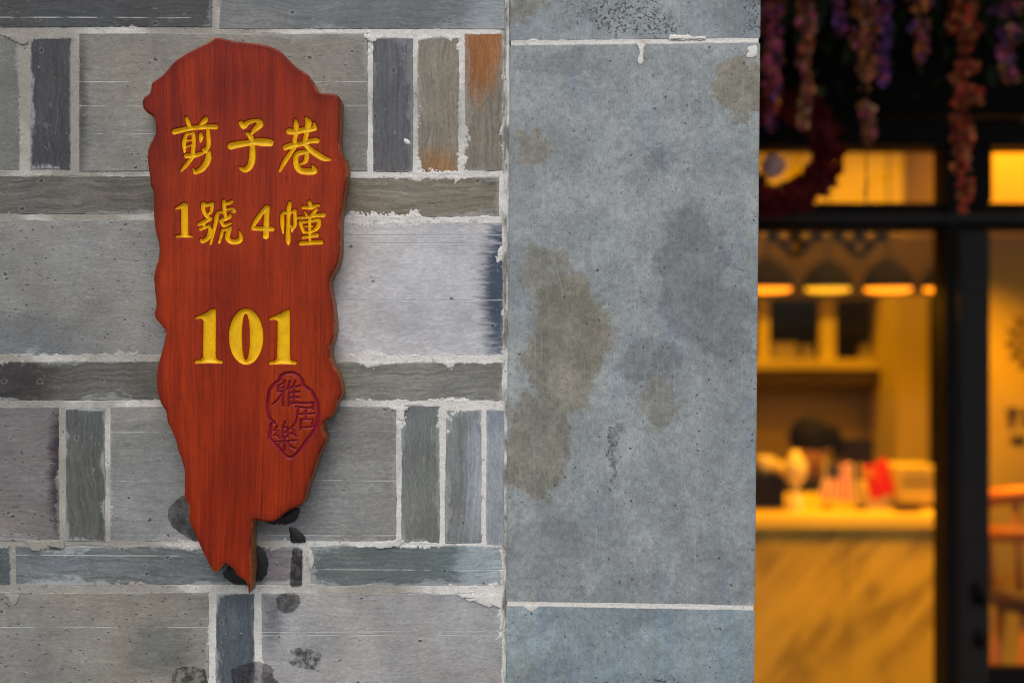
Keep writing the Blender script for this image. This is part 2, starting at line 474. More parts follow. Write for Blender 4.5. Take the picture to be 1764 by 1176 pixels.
def marble_material():
    m = M('lamp_warmed_marble')
    co = m.obco()
    x, y, z = m.xyz(co)
    d = m.math('ADD', m.math('MULTIPLY', x, 0.85), m.math('MULTIPLY', z, -0.75))
    v = m.comb(d, m.math('MULTIPLY', y, 1.0), m.math('ADD', m.math('MULTIPLY', x, 0.25), m.math('MULTIPLY', z, 0.2)))
    n = m.noise(v, (5.5, 3, 2.0), 5, 0.6, 0.6)
    vein = m.rng(m.math('ABSOLUTE', m.math('SUBTRACT', n, 0.52)), 0.085, 0.0)
    cloud = m.rng(m.noise(v, (3, 2, 1.2), 3), 0.42, 0.68)
    k = m.math('MULTIPLY', vein, m.rng(m.noise(co, 4, 2), 0.38, 0.6))
    c = m.mix(m.math('MULTIPLY', k, 0.65), (0.74, 0.53, 0.05), (0.20, 0.14, 0.02))  # warm lamp glow put into the marble's yellow base colours
    c = m.mix(m.math('MULTIPLY', cloud, 0.35), c, (0.34, 0.24, 0.03))
    return m.set(c, 0.3)

def glass_material():
    m = M('clear_glass')
    fr = m.math('MULTIPLY', m.n('ShaderNodeFresnel', {'IOR': 1.45}).outputs[0], 0.3)
    tr = m.n('ShaderNodeBsdfTransparent', {'Color': (0.94, 0.95, 0.94, 1)})
    gl = m.n('ShaderNodeBsdfGlossy', {'Color': (1, 1, 1, 1), 'Roughness': 0.02})
    mx = m.n('ShaderNodeMixShader', {0: fr, 1: tr.outputs[0], 2: gl.outputs[0]})
    m.nt.links.new(mx.outputs[0], m.out.inputs['Surface'])
    return m.mat

def film_material(name, col, lo, hi, scale):
    m = M(name)
    co = m.obco()
    n = m.noise(co, scale, 5, 0.7)
    a = m.rng(n, 0.36, 0.6, hi, lo)
    g = m.rng(m.noise(co, 60, 5), 0.3, 0.7, 0.7, 1.3, False)
    c = m.mix(1.0, col, m.comb(g, g, g), 'MULTIPLY')
    return m.set(c, 0.5, None, Alpha=a)

def glow_material(name, col, strength):
    m = M(name)
    co = m.obco()
    f = m.rng(m.noise(co, 30, 2), 0.3, 0.7, 0.9, 1.1, False)
    return m.set((0.8, 0.7, 0.5), 0.5, None, **{'Emission Color': col, 'Emission Strength': m.math('MULTIPLY', f, strength)})

MAT_BRICK = brick_material()
MAT_MORTAR = mortar_material('lime_mortar', S(166, 164, 155), S(232, 232, 227), S(120, 116, 104), True)
MAT_MORTAR_WHITE = mortar_material('white_joint_mortar', S(234, 232, 226), S(242, 240, 235), S(170, 162, 146))
MAT_WOOD = wood_material()
MAT_GOLD = paint_material('yellow_paint', S(240, 182, 0), S(250, 200, 0), S(110, 66, 6))
MAT_CRIMSON = paint_material('crimson_paint', S(120, 8, 34), S(142, 18, 46), S(60, 6, 16))
MAT_RIM = simple('bare_brown_wood_edge', S(150, 88, 42), 0.55, 0.35, 60, bump=0.3)
MAT_BLACK = simple('black_painted_metal', (0.006, 0.005, 0.005), 0.5, 0.3, 30, **{'Specular IOR Level': 0.12})
MAT_GREYMETAL = simple('dark_grey_metal', (0.016, 0.014, 0.013), 0.4, 0.25, 25, **{'Specular IOR Level': 0.25})
MAT_DARKWOOD = simple('dark_timber', (0.012, 0.008, 0.006), 0.7, 0.4, 14, bump=0.3, **{'Specular IOR Level': 0.15})
MAT_CREAM = simple('lamp_warmed_cream', (0.60, 0.45, 0.05), 0.55, 0.08, 6)  # cream paint with the lamps' warmth put into its colour
MAT_WALLIN = simple('lamp_warmed_plaster', (0.46, 0.33, 0.03), 0.8, 0.10, 3)  # amber lamp glow put into the plaster colour
MAT_BROWN = simple('brown_panel', (0.045, 0.020, 0.006), 0.75, 0.3, 12)
MAT_FLOOR = simple('grey_floor_tile', (0.16, 0.15, 0.14), 0.5, 0.25, 6)
MAT_GLASS = glass_material()
MAT_MARBLE = marble_material()

# ------------------------------------------------------------------ setting: ground, porch
def structure(o):
    o['kind'] = 'structure'; return o

structure(box('pavement', -30, 30, -30, 0.0, -0.3, 0.0, simple('paving_stone', (0.20, 0.20, 0.19), 0.8, 0.3, 5, bump=0.4)))
structure(box('porch_floor', -1.6, 6, 0.004, 1.80, -0.3, 0.004, MAT_FLOOR))
structure(box('shop_floor', -1.6, 6, 1.804, 4.9, -0.3, 0.008, simple('shop_floor_tile', (0.22, 0.18, 0.13), 0.4, 0.2, 5)))
structure(box('porch_ceiling', -1.6, 6, 0.25, 1.80, 2.80, 2.92, MAT_DARKWOOD))
structure(box('shop_ceiling', -1.6, 6, 1.804, 4.9, 2.80, 2.92, MAT_CREAM))

# ------------------------------------------------------------------ brick wall
wall = thing('brick_wall', 'wall of pale and dark grey clay bricks in white mortar carrying the red plaque', 'wall', (X(300), 0, 0))
PAD = 1.08                       # brick base colour = seen colour lifted by this
def add_brick(x0, x1, y0, y1, col, tint=None, patch=None, lines=(), grain=0.5, lime=0.6, soldier=None):
    soldier = (y1 - y0) > (x1 - x0) if soldier is None else soldier
    L, Hh = (y1 - y0, x1 - x0) if soldier else (x1 - x0, y1 - y0)
    hx, hz = L * K / 2, Hh * K / 2
    dep = 0.11
    bm = bmesh.new()
    # front face outline with slight wander, bevelled arris, straight sides
    def outline(inset, y):
        ring = []
        segs_x, segs_z = 4, 2
        for i in range(segs_x): ring.append((-hx + 2 * hx * i / segs_x, -hz))
        for i in range(segs_z): ring.append((hx, -hz + 2 * hz * i / segs_z))
        for i in range(segs_x): ring.append((hx - 2 * hx * i / segs_x, hz))
        for i in range(segs_z): ring.append((-hx, hz - 2 * hz * i / segs_z))
        return ring
    ring = outline(0, 0)
    jit = [(random.uniform(-1, 1) * 0.0007, random.uniform(-1, 1) * 0.0007) for _ in ring]
    rows = []
    for ins, y in ((0.0016, 0.0), (0.0, 0.0018), (0.0, dep)):
        r = []
        for (a, b), (ja, jb) in zip(ring, jit):
            sa = (hx - ins) / hx; sb = (hz - ins) / hz
            r.append(bm.verts.new((a * sa + ja, y, b * sb + jb)))
        rows.append(r)
    n = len(ring)
    bm.faces.new(rows[0])
    for k in range(2):
        for i in range(n):
            j = (i + 1) % n
            bm.faces.new((rows[k][i], rows[k + 1][i], rows[k + 1][j], rows[k][j]))
    bmesh.ops.recalc_face_normals(bm, faces=bm.faces)
    me = bpy.data.meshes.new('brick'); bm.to_mesh(me); bm.free()
    me.materials.append(MAT_BRICK)
    o = bpy.data.objects.new('brick', me); COL.objects.link(o)
    o.parent = wall
    cx, cy = (x0 + x1) / 2, (y0 + y1) / 2
    o.location = Vector((X(cx), random.uniform(-0.0006, 0.0006), H(cy))) - wall.location
    if soldier: o.rotation_euler = (0, R(-90), 0)
    def mute(q):
        a = sum(q) / 3
        return tuple(a + (v - a) * 0.72 for v in q)
    c = S(*mute(col), PAD); o.color = (*c, 1)
    o['half_length'] = hx; o['half_height'] = hz
    o['grain_amount'] = grain; o['lime_amount'] = lime
    o['patch_tint'] = list(S(*mute(tint or col), PAD))
    if patch:
        dx, dz = (patch[0] - cx) * K, -(patch[1] - cy) * K
        rx, rz = patch[2] * K, patch[3] * K
        if soldier: dx, dz, rx, rz = dz, -dx, rz, rx
        o['patch_centre'] = [dx, 0.0, dz]; o['patch_radius'] = [rx, 1.0, rz]
    else:
        o['patch_centre'] = [50.0, 0.0, 50.0]; o['patch_radius'] = [0.01, 1.0, 0.01]
    ls = [-(l - cy) * K for l in lines][:3] + [9.0] * (3 - min(3, len(lines)))
    o['saw_lines'] = ls
    return o

BR = [   # x0, x1, y0, y1, colour, keyword extras
 (-260, 366, -24, 47, (70, 74, 77), dict(grain=.7, lime=.35, lines=(30,))),
 (378, 866, -24, 50, (112, 119, 122), dict(grain=.5, lime=.4, tint=(140, 150, 155), patch=(850, 20, 50, 60))),
 (-470, 33, 58, 294, (116, 117, 112), dict(grain=.25, lime=.5)),
 (52, 121, 66, 292, (66, 69, 75), dict(grain=.8, lime=.75)),
 (137, 633, 58, 295, (136, 136, 127), dict(grain=.25, lime=.35, lines=(141, 182, 230), tint=(84, 84, 80), patch=(128, 180, 26, 180))),
 (642, 711, 66, 296, (92, 95, 101), dict(grain=.6, lime=.3)),
 (719, 791, 65, 298, (136, 129, 112), dict(grain=.6, lime=.3, tint=(158, 112, 62), patch=(752, 300, 46, 50))),
 (800, 862, 58, 295, (130, 122, 106), dict(grain=.6, lime=.35, tint=(170, 100, 38), patch=(826, 85, 52, 85))),
 (-200, 350, 303, 369, (104, 102, 94), dict(grain=.95, lime=.5)),
 (362, 856, 305, 374, (130, 124, 106), dict(grain=.85, lime=.45)),
 (-260, 425, 380, 612, (138, 141, 139), dict(grain=.3, lime=.5, tint=(116, 120, 122), patch=(40, 600, 150, 80))),
 (437, 862, 384, 612, (194, 193, 196), dict(grain=.14, lime=.3, lines=(405, 419, 517), tint=(64, 80, 104), patch=(866, 500, 40, 150))),
 (-130, 395, 622, 690, (98, 96, 88), dict(grain=.9, lime=.5, tint=(58, 54, 52), patch=(10, 655, 90, 60))),
 (407, 862, 624, 690, (128, 127, 117), dict(grain=.8, lime=.55)),
 (-400, 102, 700, 932, (122, 119, 119), dict(grain=.35, lime=.5, tint=(62, 50, 62), patch=(108, 815, 26, 150))),
 (113, 181, 705, 932, (90, 96, 95), dict(grain=.8, lime=.6)),
 (190, 683, 700, 932, (138, 140, 137), dict(grain=.35, lime=.4, lines=(743, 827, 921))),
 (691, 757, 698, 936, (114, 122, 119), dict(grain=.5, lime=.4)),
 (767, 830, 706, 936, (122, 128, 128), dict(grain=.5, lime=.6, tint=(150, 160, 170), patch=(822, 830, 22, 130))),
 (838, 864, 706, 938, (142, 154, 167), dict(grain=.35, lime=.5)),
 (-260, 18, 940, 1006, (84, 98, 103), dict(grain=.6, lime=.9)),
 (26, 518, 940, 1008, (108, 117, 121), dict(grain=.7, lime=.8, lines=(956,), tint=(128, 124, 132), patch=(490, 980, 60, 60))),
 (533, 862, 940, 1009, (98, 115, 115), dict(grain=.5, lime=.7, lines=(981,), tint=(160, 176, 182), patch=(842, 975, 60, 50))),
 (-140, 360, 1020, 1250, (140, 138, 128), dict(grain=.3, lime=.5, lines=(1079,), tint=(112, 116, 112), patch=(275, 1115, 60, 60))),
 (372, 438, 1022, 1250, (80, 92, 99), dict(grain=.6, lime=.8)),
 (450, 862, 1022, 1250, (164, 163, 162), dict(grain=.28, lime=.4, lines=(1087, 1093), tint=(116, 118, 122), patch=(456, 1060, 34, 70))),
]
RECTS = []
for b in BR:
    q = (b[0] - 1.2, b[1] + (5.5 if b[1] > 850 else 1.2), b[2] - 1.2, b[3] + 1.2)
    add_brick(*q, b[4], **b[5]); RECTS.append(q)
# the bond goes on past the frame
TONES = [(112, 113, 108), (136, 138, 134), (92, 95, 97), (124, 122, 112), (104, 112, 115), (148, 148, 148), (80, 84, 88)]
def run_row(y0, y1, xr, tall, xl=-1500):
    x = xr
    k = random.randint(0, 2)
    while x > xl:
        if tall:
            wd = 496 if k % 3 == 0 else 68
        else:
            wd = 480
        x0 = x - wd
        add_brick(x0, x, y0, y1, random.choice(TONES), grain=random.uniform(.3, .8), lime=.5)
        RECTS.append((x0, x, y0, y1))
        x = x0 - 10; k += 1
ROWS = [(-24, 48, -270, 0), (58, 295, -480, 1), (303, 369, -210, 0), (380, 612, -270, 1), (622, 690, -140, 0),
        (700, 932, -410, 1), (940, 1006, -270, 0), (1020, 1250, -150, 1)]
for y0, y1, xr, t in ROWS: run_row(y0, y1, xr, t)
y = -36; t = 1
while y > -1500:
    h = 236 if t else 68
    run_row(y - h, y, 862, t); y -= h + 11; t = 1 - t
y = 1261; t = 0
while y < 2900:
    h = 236 if t else 68
    run_row(y, min(y + h, 2940), 862, t); y += h + 11; t = 1 - t

# ---- mortar: backing slab plus a relief that rides over the brick edges
box('mortar_backing', X(-1520), X(872), 0.0065, 0.24, 0.0, H(-1560), MAT_MORTAR, wall)

def relief(name, x0, x1, y0, y1, step, dfun, reach, plane_y, mat, parent, amp=1.0, spread=1.0, seed=0, wander=2.4):
    xs = np.arange(x0, x1 + 1e-6, step); ys = np.arange(y0, y1 + 1e-6, step)
    gx, gy = np.meshgrid(xs, ys, indexing='ij')
    gx = gx + RNG.uniform(-.25, .25, gx.shape) * step; gy = gy + RNG.uniform(-.25, .25, gy.shape) * step
    d = dfun(gx, gy)
    d = d + 1.3 * fbm(gx / 9, gy / 9, seed + 20, 3) - wander * (0.55 + 1.6 * fbm(gx / 42, gy / 42, seed + 31, 3))
    n1 = fbm(gx / 13, gy / 13, seed, 5); m1 = np.clip(fbm(gx / 70, gy / 70, seed + 5, 3) * 2.2, 0, 1.4)
    n2 = fbm(gx / 3.2, gy / 3.2, seed + 9, 2)
    up = np.maximum(d, 0)
    n3 = vnoise(gx / 1.9, gy / 1.9, seed + 13)
    h = -0.40 + amp * (1.15 * n1 + 0.6 * n2 + 0.25 * n3) + 0.4 * m1 - 0.36 * up / (1 + spread * m1)
    flat_ = -0.55 + 0.45 * n1 + 0.18 * n2 + 0.3 * m1
    k_ = np.clip((d + 3.0) / 3.5, 0, 1)
    h = h * k_ + flat_ * (1 - k_)
    h = np.clip(h, -4.5, 0.9)                     # millimetres proud of the brick face
    keep = d < reach
    ok = keep[:-1, :-1] & keep[1:, :-1] & keep[:-1, 1:] & keep[1:, 1:]
    idx = -np.ones(gx.shape, int)
    used = np.zeros(gx.shape, bool)
    for a in (slice(0, -1), slice(1, None)):
        for b in (slice(0, -1), slice(1, None)):
            used[a, b] |= ok
    idx[used] = np.arange(used.sum())
    off = wloc(parent)
    co = np.stack([(gx[used] - 882) * K - off.x, plane_y - h[used] * 0.001 - off.y, EYE - (gy[used] - 588) * K - off.z], 1)
    f = np.stack([idx[:-1, :-1][ok], idx[:-1, 1:][ok], idx[1:, 1:][ok], idx[1:, :-1][ok]], 1)
    return np_mesh(name, co, f, None, mat, parent)

def np_mesh(name, co, quads, tris, mat, parent, smooth=True):
    nq = 0 if quads is None else len(quads); nt_ = 0 if tris is None else len(tris)
    me = bpy.data.meshes.new(name)
    me.vertices.add(len(co)); me.vertices.foreach_set('co', np.asarray(co, np.float32).ravel())
    loops = np.concatenate([np.asarray(quads).ravel() if nq else np.zeros(0, int), np.asarray(tris).ravel() if nt_ else np.zeros(0, int)]).astype(np.int32)
    me.loops.add(len(loops)); me.loops.foreach_set('vertex_index', loops)
    starts = np.concatenate([np.arange(nq) * 4, nq * 4 + np.arange(nt_) * 3]).astype(np.int32)
    me.polygons.add(nq + nt_)
    me.polygons.foreach_set('loop_start', starts)
    me.update(calc_edges=True); me.validate()
    me.polygons.foreach_set('use_smooth', np.ones(len(me.polygons), bool))
    me.materials.append(mat)
    o = bpy.data.objects.new(name, me); COL.objects.link(o); o.parent = parent
    return o

VR = [r for r in RECTS if r[1] > -330 and r[3] > -260 and r[2] < 1440]
def d_wall(gx, gy):
    d = np.full(gx.shape, -99.0)
    for (a, b, c, e) in VR:
        d = np.maximum(d, np.minimum(np.minimum(gx - a, b - gx), np.minimum(gy - c, e - gy)))
    return d
mo = relief('mortar', -160, 877.5, -100, 1280, 1.25, d_wall, 15, 0.0, MAT_MORTAR, wall, 1.0, 2.6, 1)
mo['kind'] = 'stuff'

# ---- old adhesive and stains left on the bricks around the plaque's foot
MAT_TAR = film_material('black_adhesive', (0.012, 0.012, 0.013), 0.82, 1.0, 70)
MAT_TARFILM = film_material('worn_black_adhesive', (0.016, 0.016, 0.018), 0.45, 0.95, 110)
MAT_FILM = film_material('dark_oily_film', (0.035, 0.032, 0.034), 0.35, 0.68, 60)
MAT_GRIME = film_material('mottled_grime', (0.06, 0.055, 0.045), 0.0, 0.85, 90)
def blot(name, pts, mat, lift=0.0012, wob=1.2, parent=None, base=0.0):
    pts = [Vector((a, b)) for a, b in pts]
    ring = []
    for i in range(len(pts)):
        a, b = pts[i], pts[(i + 1) % len(pts)]
        nk = max(3, int((b - a).length / 3.5))
        for k in range(nk):
            q = a.lerp(b, k / nk)
            ring.append(q)
    for _ in range(2):
        ring = [(ring[i - 1] + ring[i] * 2 + ring[(i + 1) % len(ring)]) / 4 for i in range(len(ring))]
    ring = [q + Vector((random.uniform(-wob, wob), random.uniform(-wob, wob))) for q in ring]
    c = sum(ring, Vector((0, 0))) / len(ring)
    n = len(ring)
    verts = [P(q.x, q.y) + Vector((0, -base - lift * 0.55, 0)) for q in ring]
    verts += [P(*(c + (q - c) * 0.86)) + Vector((0, -base - lift, 0)) for q in ring]
    verts += [P(c.x, c.y) + Vector((0, -base - lift * 1.1, 0))]
    faces = [(i, (i + 1) % n, n + (i + 1) % n, n + i) for i in range(n)] + [(n + i, n + (i + 1) % n, 2 * n) for i in range(n)]
    return obj(name, verts, faces, mat, parent or wall, True)
def ell(cx, cy, rx, ry, n=12): return [(cx + rx * math.cos(2 * math.pi * i / n), cy + ry * math.sin(2 * math.pi * i / n)) for i in range(n)]
blot('adhesive_smear', [(318, 850), (304, 862), (291, 872), (289, 888), (293, 902), (305, 914), (320, 924), (338, 934), (350, 930), (345, 890), (335, 855)], MAT_FILM, 0.0012, 0.7)
blot('adhesive_smear', [(455, 900), (480, 888), (500, 876), (518, 872), (516, 886), (506, 899), (488, 903)], MAT_TAR, 0.003)
blot('adhesive_smear', [(497, 906), (512, 910), (524, 920), (529, 934), (500, 934), (500, 920)], MAT_TAR, 0.002, 0.6)
blot('adhesive_smear', [(503, 944), (513, 942), (521, 944), (521, 965), (521, 985), (520, 1009), (508, 1010), (499, 1008), (500, 985), (502, 965)], MAT_TARFILM, 0.0012, 1.0)
blot('adhesive_smear', ell(444, 970, 19, 32), MAT_TAR, 0.003)
blot('adhesive_smear', [(382, 988), (398, 972), (416, 966), (440, 996), (432, 1008), (408, 1006), (392, 998)], MAT_TAR, 0.004)
blot('adhesive_smear', [(478, 1024), (492, 1021), (514, 1022), (518, 1036), (510, 1050), (496, 1057), (482, 1052), (475, 1038)], MAT_FILM, 0.0009, 0.8)
blot('grime_patch', [(492, 1120), (520, 1114), (553, 1122), (553, 1158), (528, 1150), (502, 1148)], MAT_GRIME)
blot('grime_patch', [(396, 1152), (420, 1141), (444, 1138), (462, 1144), (474, 1152), (468, 1162), (482, 1176), (486, 1200), (440, 1206), (404, 1200)], MAT_FILM, 0.0009, 1.4)
blot('grime_patch', [(296, 1162), (306, 1150), (322, 1146), (340, 1149), (356, 1152), (358, 1180), (340, 1198), (300, 1192)], MAT_GRIME, 0.0009, 1.4)
blot('paint_fleck', [(695, 238), (704, 240), (708, 248), (703, 250), (696, 246)], MAT_MORTAR_WHITE, 0.001, 0.5)

for pts in ([(786, 1021), (866, 1021), (866, 1050), (850, 1040), (838, 1046), (824, 1036), (806, 1034)],
            [(668, 699), (708, 699), (698, 708), (694, 724), (687, 724), (682, 708)],
            [(40, 930), (110, 928), (112, 946), (80, 944), (60, 950)], [(6, 1020), (34, 1022), (30, 1036), (22, 1044), (16, 1030)],
            [(640, 934), (700, 926), (690, 940), (650, 944)], [(528, 944), (538, 944), (541, 975), (535, 982), (530, 965)],
            [(625, 58), (645, 60), (652, 72), (640, 74), (628, 66)], [(1, 60), (40, 58), (52, 72), (40, 78)]):
    blot('mortar_smear', pts, MAT_MORTAR, 0.0005, 1.5, None, 0.0007)

# ------------------------------------------------------------------ stone pier
PIER_Y = -0.0035
PIER_LOC = Vector((X(1090), 0.1, 0))
pier = thing('stone_pier', 'door pier of large smooth blue grey stone blocks with thin white joints', 'pier', PIER_LOC)
def xl(y): return 878.5 - (y) * 7.5 / 1176
def xr(y): return 1309.5 - (y) * 11 / 1176
TAN = [(915, 255, 34, 40, .8), (1275, 150, 46, 62, .95), (935, 470, 44, 60, .7), (975, 590, 76, 120, .95), (925, 760, 55, 90, .85), (1130, 690, 34, 46, .5)]
DRK = [(1185, 470, 62, 130, .75), (1240, 560, 60, 70, .65), (1110, 618, 50, 36, .75), (1150, 430, 36, 24, .8), (1100, 110, 230, 26, .5), (935, 985, 80, 100, .6), (1230, 1000, 70, 60, .45), (1065, 780, 10, 60, .8), (1130, 270, 24, 18, .7), (1140, 118, 120, 30, .4)]
MAT_ST_A = stone_material('blue_grey_stone_top', [(905, 15, 40, 26, .8)], [(1120, 40, 140, 40, .35), (1270, 30, 40, 50, .5)], [(1085, 30, 85, 40, 1.0), (1290, 20, 24, 40, .9), (1010, 20, 40, 30, .6)], (0.95, 0.98, 1.0))
MAT_ST_B = stone_material('blue_grey_stone_middle', TAN, DRK, [(1062, 790, 12, 60, .8)], (1, 1, 1))
MAT_ST_C = stone_material('blue_grey_stone_low', [(890, 1130, 20, 60, .3)], [(1000, 1070, 140, 30, .4), (950, 1170, 60, 50, .4)], [(1090, 1180, 110, 17, 1.0)], (0.90, 1.0, 1.06))
MAT_ST_X = stone_material('blue_grey_stone', [(1000, 0, 60, 40, .5)], [(1100, 500, 100, 90, .5)], [(1100, 2000, 60, 40, .5)])
def stone_block(corners, mat, y0=PIER_Y, y1=0.30, bev=0.0012, parent=pier, name='stone_block'):
    """corners in px: tl, tr, br, bl"""
    bm = bmesh.new()
    f = [bm.verts.new((X(a), y0, H(b))) for a, b in corners]
    g = [bm.verts.new((X(a), y1, H(b))) for a, b in corners]
    bm.faces.new(f); bm.faces.new(g[::-1])
    for i in range(4):
        j = (i + 1) % 4
        bm.faces.new((f[i], g[i], g[j], f[j]))
    es = [e for e in bm.edges if abs(e.verts[0].co.y - y0) < 1e-6 and abs(e.verts[1].co.y - y0) < 1e-6] + [e for e in bm.edges if abs(e.verts[0].co.y - e.verts[1].co.y) > 0.01]
    bmesh.ops.bevel(bm, geom=es, offset=bev, segments=2, affect='EDGES')
    return from_bm(name, bm, mat, parent)
def blk(yt_l, yt_r, yb_l, yb_r, mat, bev=0.0012):
    return stone_block([(xl(yt_l), yt_l), (xr(yt_r), yt_r), (xr(yb_r), yb_r), (xl(yb_l), yb_l)], mat, bev=bev)
blk(-900, -900, 73, 67.5, MAT_ST_A)
blk(78, 73.5, 1035.5, 1042.5, MAT_ST_B, 0.0015)
blk(1040.5, 1048, 2000, 2004, MAT_ST_C)
blk(2008, 2012, 2944, 2944, MAT_ST_X)
blk(-1560, -1560, -908, -908, MAT_ST_X)
box('joint_backing', X(885), X(1290), 0.004, 0.28, 0.01, H(-1550), MAT_MORTAR, pier)
JT = [((0, 73.0, 67.5), (0, 78.0, 73.5)), ((0, 1035.5, 1042.5), (0, 1040.5, 1048.0))]
def d_joint(k):
    top, bot = JT[k]
    def f(gx, gy):
        t = (gx - 876) / 428.0
        a = top[1] + (top[2] - top[1]) * t; b = bot[1] + (bot[2] - bot[1]) * t
        return np.maximum(a - gy, gy - b)
    return f
for k, (ya, yb) in enumerate(((50, 102), (1016, 1072))):
    jm = relief('joint_mortar', 880 if k == 0 else 874, 1306 if k == 0 else 1297, ya, yb, 1.0, d_joint(k), 12, PIER_Y, MAT_MORTAR_WHITE, pier, 0.5, 2.6, 40 + k, 1.0)
    jm['kind'] = 'stuff'

for pts in ([(1094, 76), (1112, 75), (1109, 86), (1106, 98), (1108, 110), (1100, 113), (1098, 104), (1103, 92), (1099, 84)],
            [(898, 1039), (930, 1040), (924, 1046), (916, 1053), (910, 1048)],
            [(1284, 84), (1303, 78), (1303, 100), (1290, 101), (1280, 97), (1292, 92)],
            [(1150, 62), (1180, 61), (1200, 66), (1215, 63), (1216, 70), (1152, 71)]):
    blot('mortar_smear', pts, MAT_MORTAR_WHITE, 0.0005, 1.1, pier, 0.0036)

# side wall running back from the pier to the shop front, beam over the opening, far pier
box('porch_side_wall', X(930), X(1286), 0.302, 1.80, 0.004, 2.80, MAT_ST_X, pier)
beam = box('timber_lintel', X(1300), X(1300) + 2.6, 0.02, 0.25, 2.72, 3.10, MAT_DARKWOOD)
tag(beam, 'dark timber lintel over the shop opening beyond the stone pier', 'lintel')

# ------------------------------------------------------------------ carved wooden plaque
PLAQUE_T = 0.031
GAP = 0.0025
ZF = D - PLAQUE_T - GAP           # distance of the front face
C1 = lambda L: [(230 + a * .2551, 40 + b * .2551) for a, b in L]
C2 = lambda L: [(240 + a * .34014, 300 + b * .34014) for a, b in L]
C3 = lambda L: [(240 + a * .35714, 640 + b * .35714) for a, b in L]
right = C1([(545,97),(575,96),(620,105),(670,120),(760,128),(860,140),(940,160),(1000,195),(1050,250),(1100,300),(1180,345),(1210,400),(1240,455),(1270,470),(1350,475),(1385,490),(1393,520),(1390,600),(1390,700),(1385,800),(1395,870),(1425,915),(1440,960),(1440,1020),(1430,1090)]) + \
        C2([(1040,70),(1032,130),(1022,190),(1015,250),(1015,330),(1015,400),(1005,450),(985,490),(963,525),(960,560),(970,610),(980,670),(988,740),(990,790),(980,840),(965,870),(963,920),(980,970),(1005,1010),(1018,1060),(1025,1100),(1018,1130),(995,1165)]) + \
        C3([(942,195),(920,222),(890,240),(880,260),(885,290),(900,320),(890,350),(870,390),(850,440),(830,510),(805,570),(795,620),(780,645),(740,660),(690,690),(655,722),(610,725),(560,712),(545,730),(538,780),(537,860),(540,950),(538,1000),(528,1088)])
left = C3([(520,1020),(505,1005),(470,985),(462,965),(440,940),(410,925),(395,945),(375,968),(350,960),(330,920),(300,860),(270,790),(245,740),(235,700),(240,655),(220,620),(215,580),(218,480),(205,430),(185,380),(175,330),(150,280),(133,240),(128,190)]) + \
       C2([(112,1170),(100,1140),(88,1090),(85,1040),(90,980),(105,920),(125,850),(135,795),(110,765),(80,735),(72,700),(85,670),(82,630),(75,580),(70,520),(80,470),(95,430),(100,380),(95,340),(80,290),(72,230),(70,170),(70,100),(62,60)]) + \
       C1([(118,1120),(105,1020),(92,930),(92,860),(110,810),(145,750),(150,700),(140,650),(125,620),(90,605),(60,570),(55,525),(75,490),(105,480),(115,440),(120,400),(145,385),(195,350),(230,310),(270,260),(330,215),(440,160),(520,120)])
OUT = np.array(right + left)
def chaikin(p):
    q = np.roll(p, -1, 0)
    return np.stack([p * .78 + q * .22, p * .22 + q * .78], 1).reshape(-1, 2)
OUT = chaikin(OUT)

G = 0.8
gxs = np.arange(238, 614, G); gys = np.arange(56, 1038, G)
GX, GY = np.meshgrid(gxs, gys, indexing='ij')

def seg_window(ax, ay, bx, by, pad):
    i0 = max(int((min(ax, bx) - pad - gxs[0]) / G), 0); i1 = min(int((max(ax, bx) + pad - gxs[0]) / G) + 2, len(gxs))
    j0 = max(int((min(ay, by) - pad - gys[0]) / G), 0); j1 = min(int((max(ay, by) + pad - gys[0]) / G) + 2, len(gys))
    return slice(i0, i1), slice(j0, j1)
def seg_dist(ax, ay, bx, by, gx, gy):
    dx, dy = bx - ax, by - ay
    L2 = dx * dx + dy * dy + 1e-9
    t = np.clip(((gx - ax) * dx + (gy - ay) * dy) / L2, 0, 1)
    return np.hypot(gx - ax - t * dx, gy - ay - t * dy), t
def poly_sdf(poly, pad):
    """positive inside, clipped at pad"""
    dist = np.full(GX.shape, float(pad)); ins = np.zeros(GX.shape, bool)
    n = len(poly)
    for i in range(n):
        ax, ay = poly[i]; bx, by = poly[(i + 1) % n]
        w_ = seg_window(ax, ay, bx, by, pad)
        d, _ = seg_dist(ax, ay, bx, by, GX[w_], GY[w_])
        dist[w_] = np.minimum(dist[w_], d)
        if ay != by:
            j = (gys > min(ay, by)) & (gys <= max(ay, by))
            if j.any():
                xc = ax + (gys[j] - ay) * (bx - ax) / (by - ay)
                ins[:, j] ^= gxs[:, None] < xc[None, :]
    return np.where(ins, dist, -dist)
S_OUT = poly_sdf(OUT, 42)

def spline(pts):
    """Catmull-Rom through (x, y, halfwidth)"""
    p = [np.array(q, float) for q in pts]
    if len(p) < 3: return p
    out = []
    for i in range(len(p) - 1):
        a = p[max(i - 1, 0)]; b = p[i]; c = p[i + 1]; d = p[min(i + 2, len(p) - 1)]
        for k in range(4):
            t = k / 4
            out.append(0.5 * ((2 * b) + (c - a) * t + (2 * a - 5 * b + 4 * c - d) * t * t + (3 * b - a - 3 * c + d) * t ** 3))
    out.append(p[-1])
    return out
def strokes_field(strokes, ox, oy, sc, smooth=True, widen=1.0):
    f = np.full(GX.shape, -30.0)
    for st in strokes:
        q = [(ox + a * sc, oy + b * sc, h * sc * widen) for a, b, h in st]
        if smooth: q = spline(q)
        for a, b in zip(q[:-1], q[1:]):
            w_ = seg_window(a[0], a[1], b[0], b[1], max(a[2], b[2]) + 8)
            d, t = seg_dist(a[0], a[1], b[0], b[1], GX[w_], GY[w_])
            f[w_] = np.maximum(f[w_], a[2] + (b[2] - a[2]) * t - d)
    return f

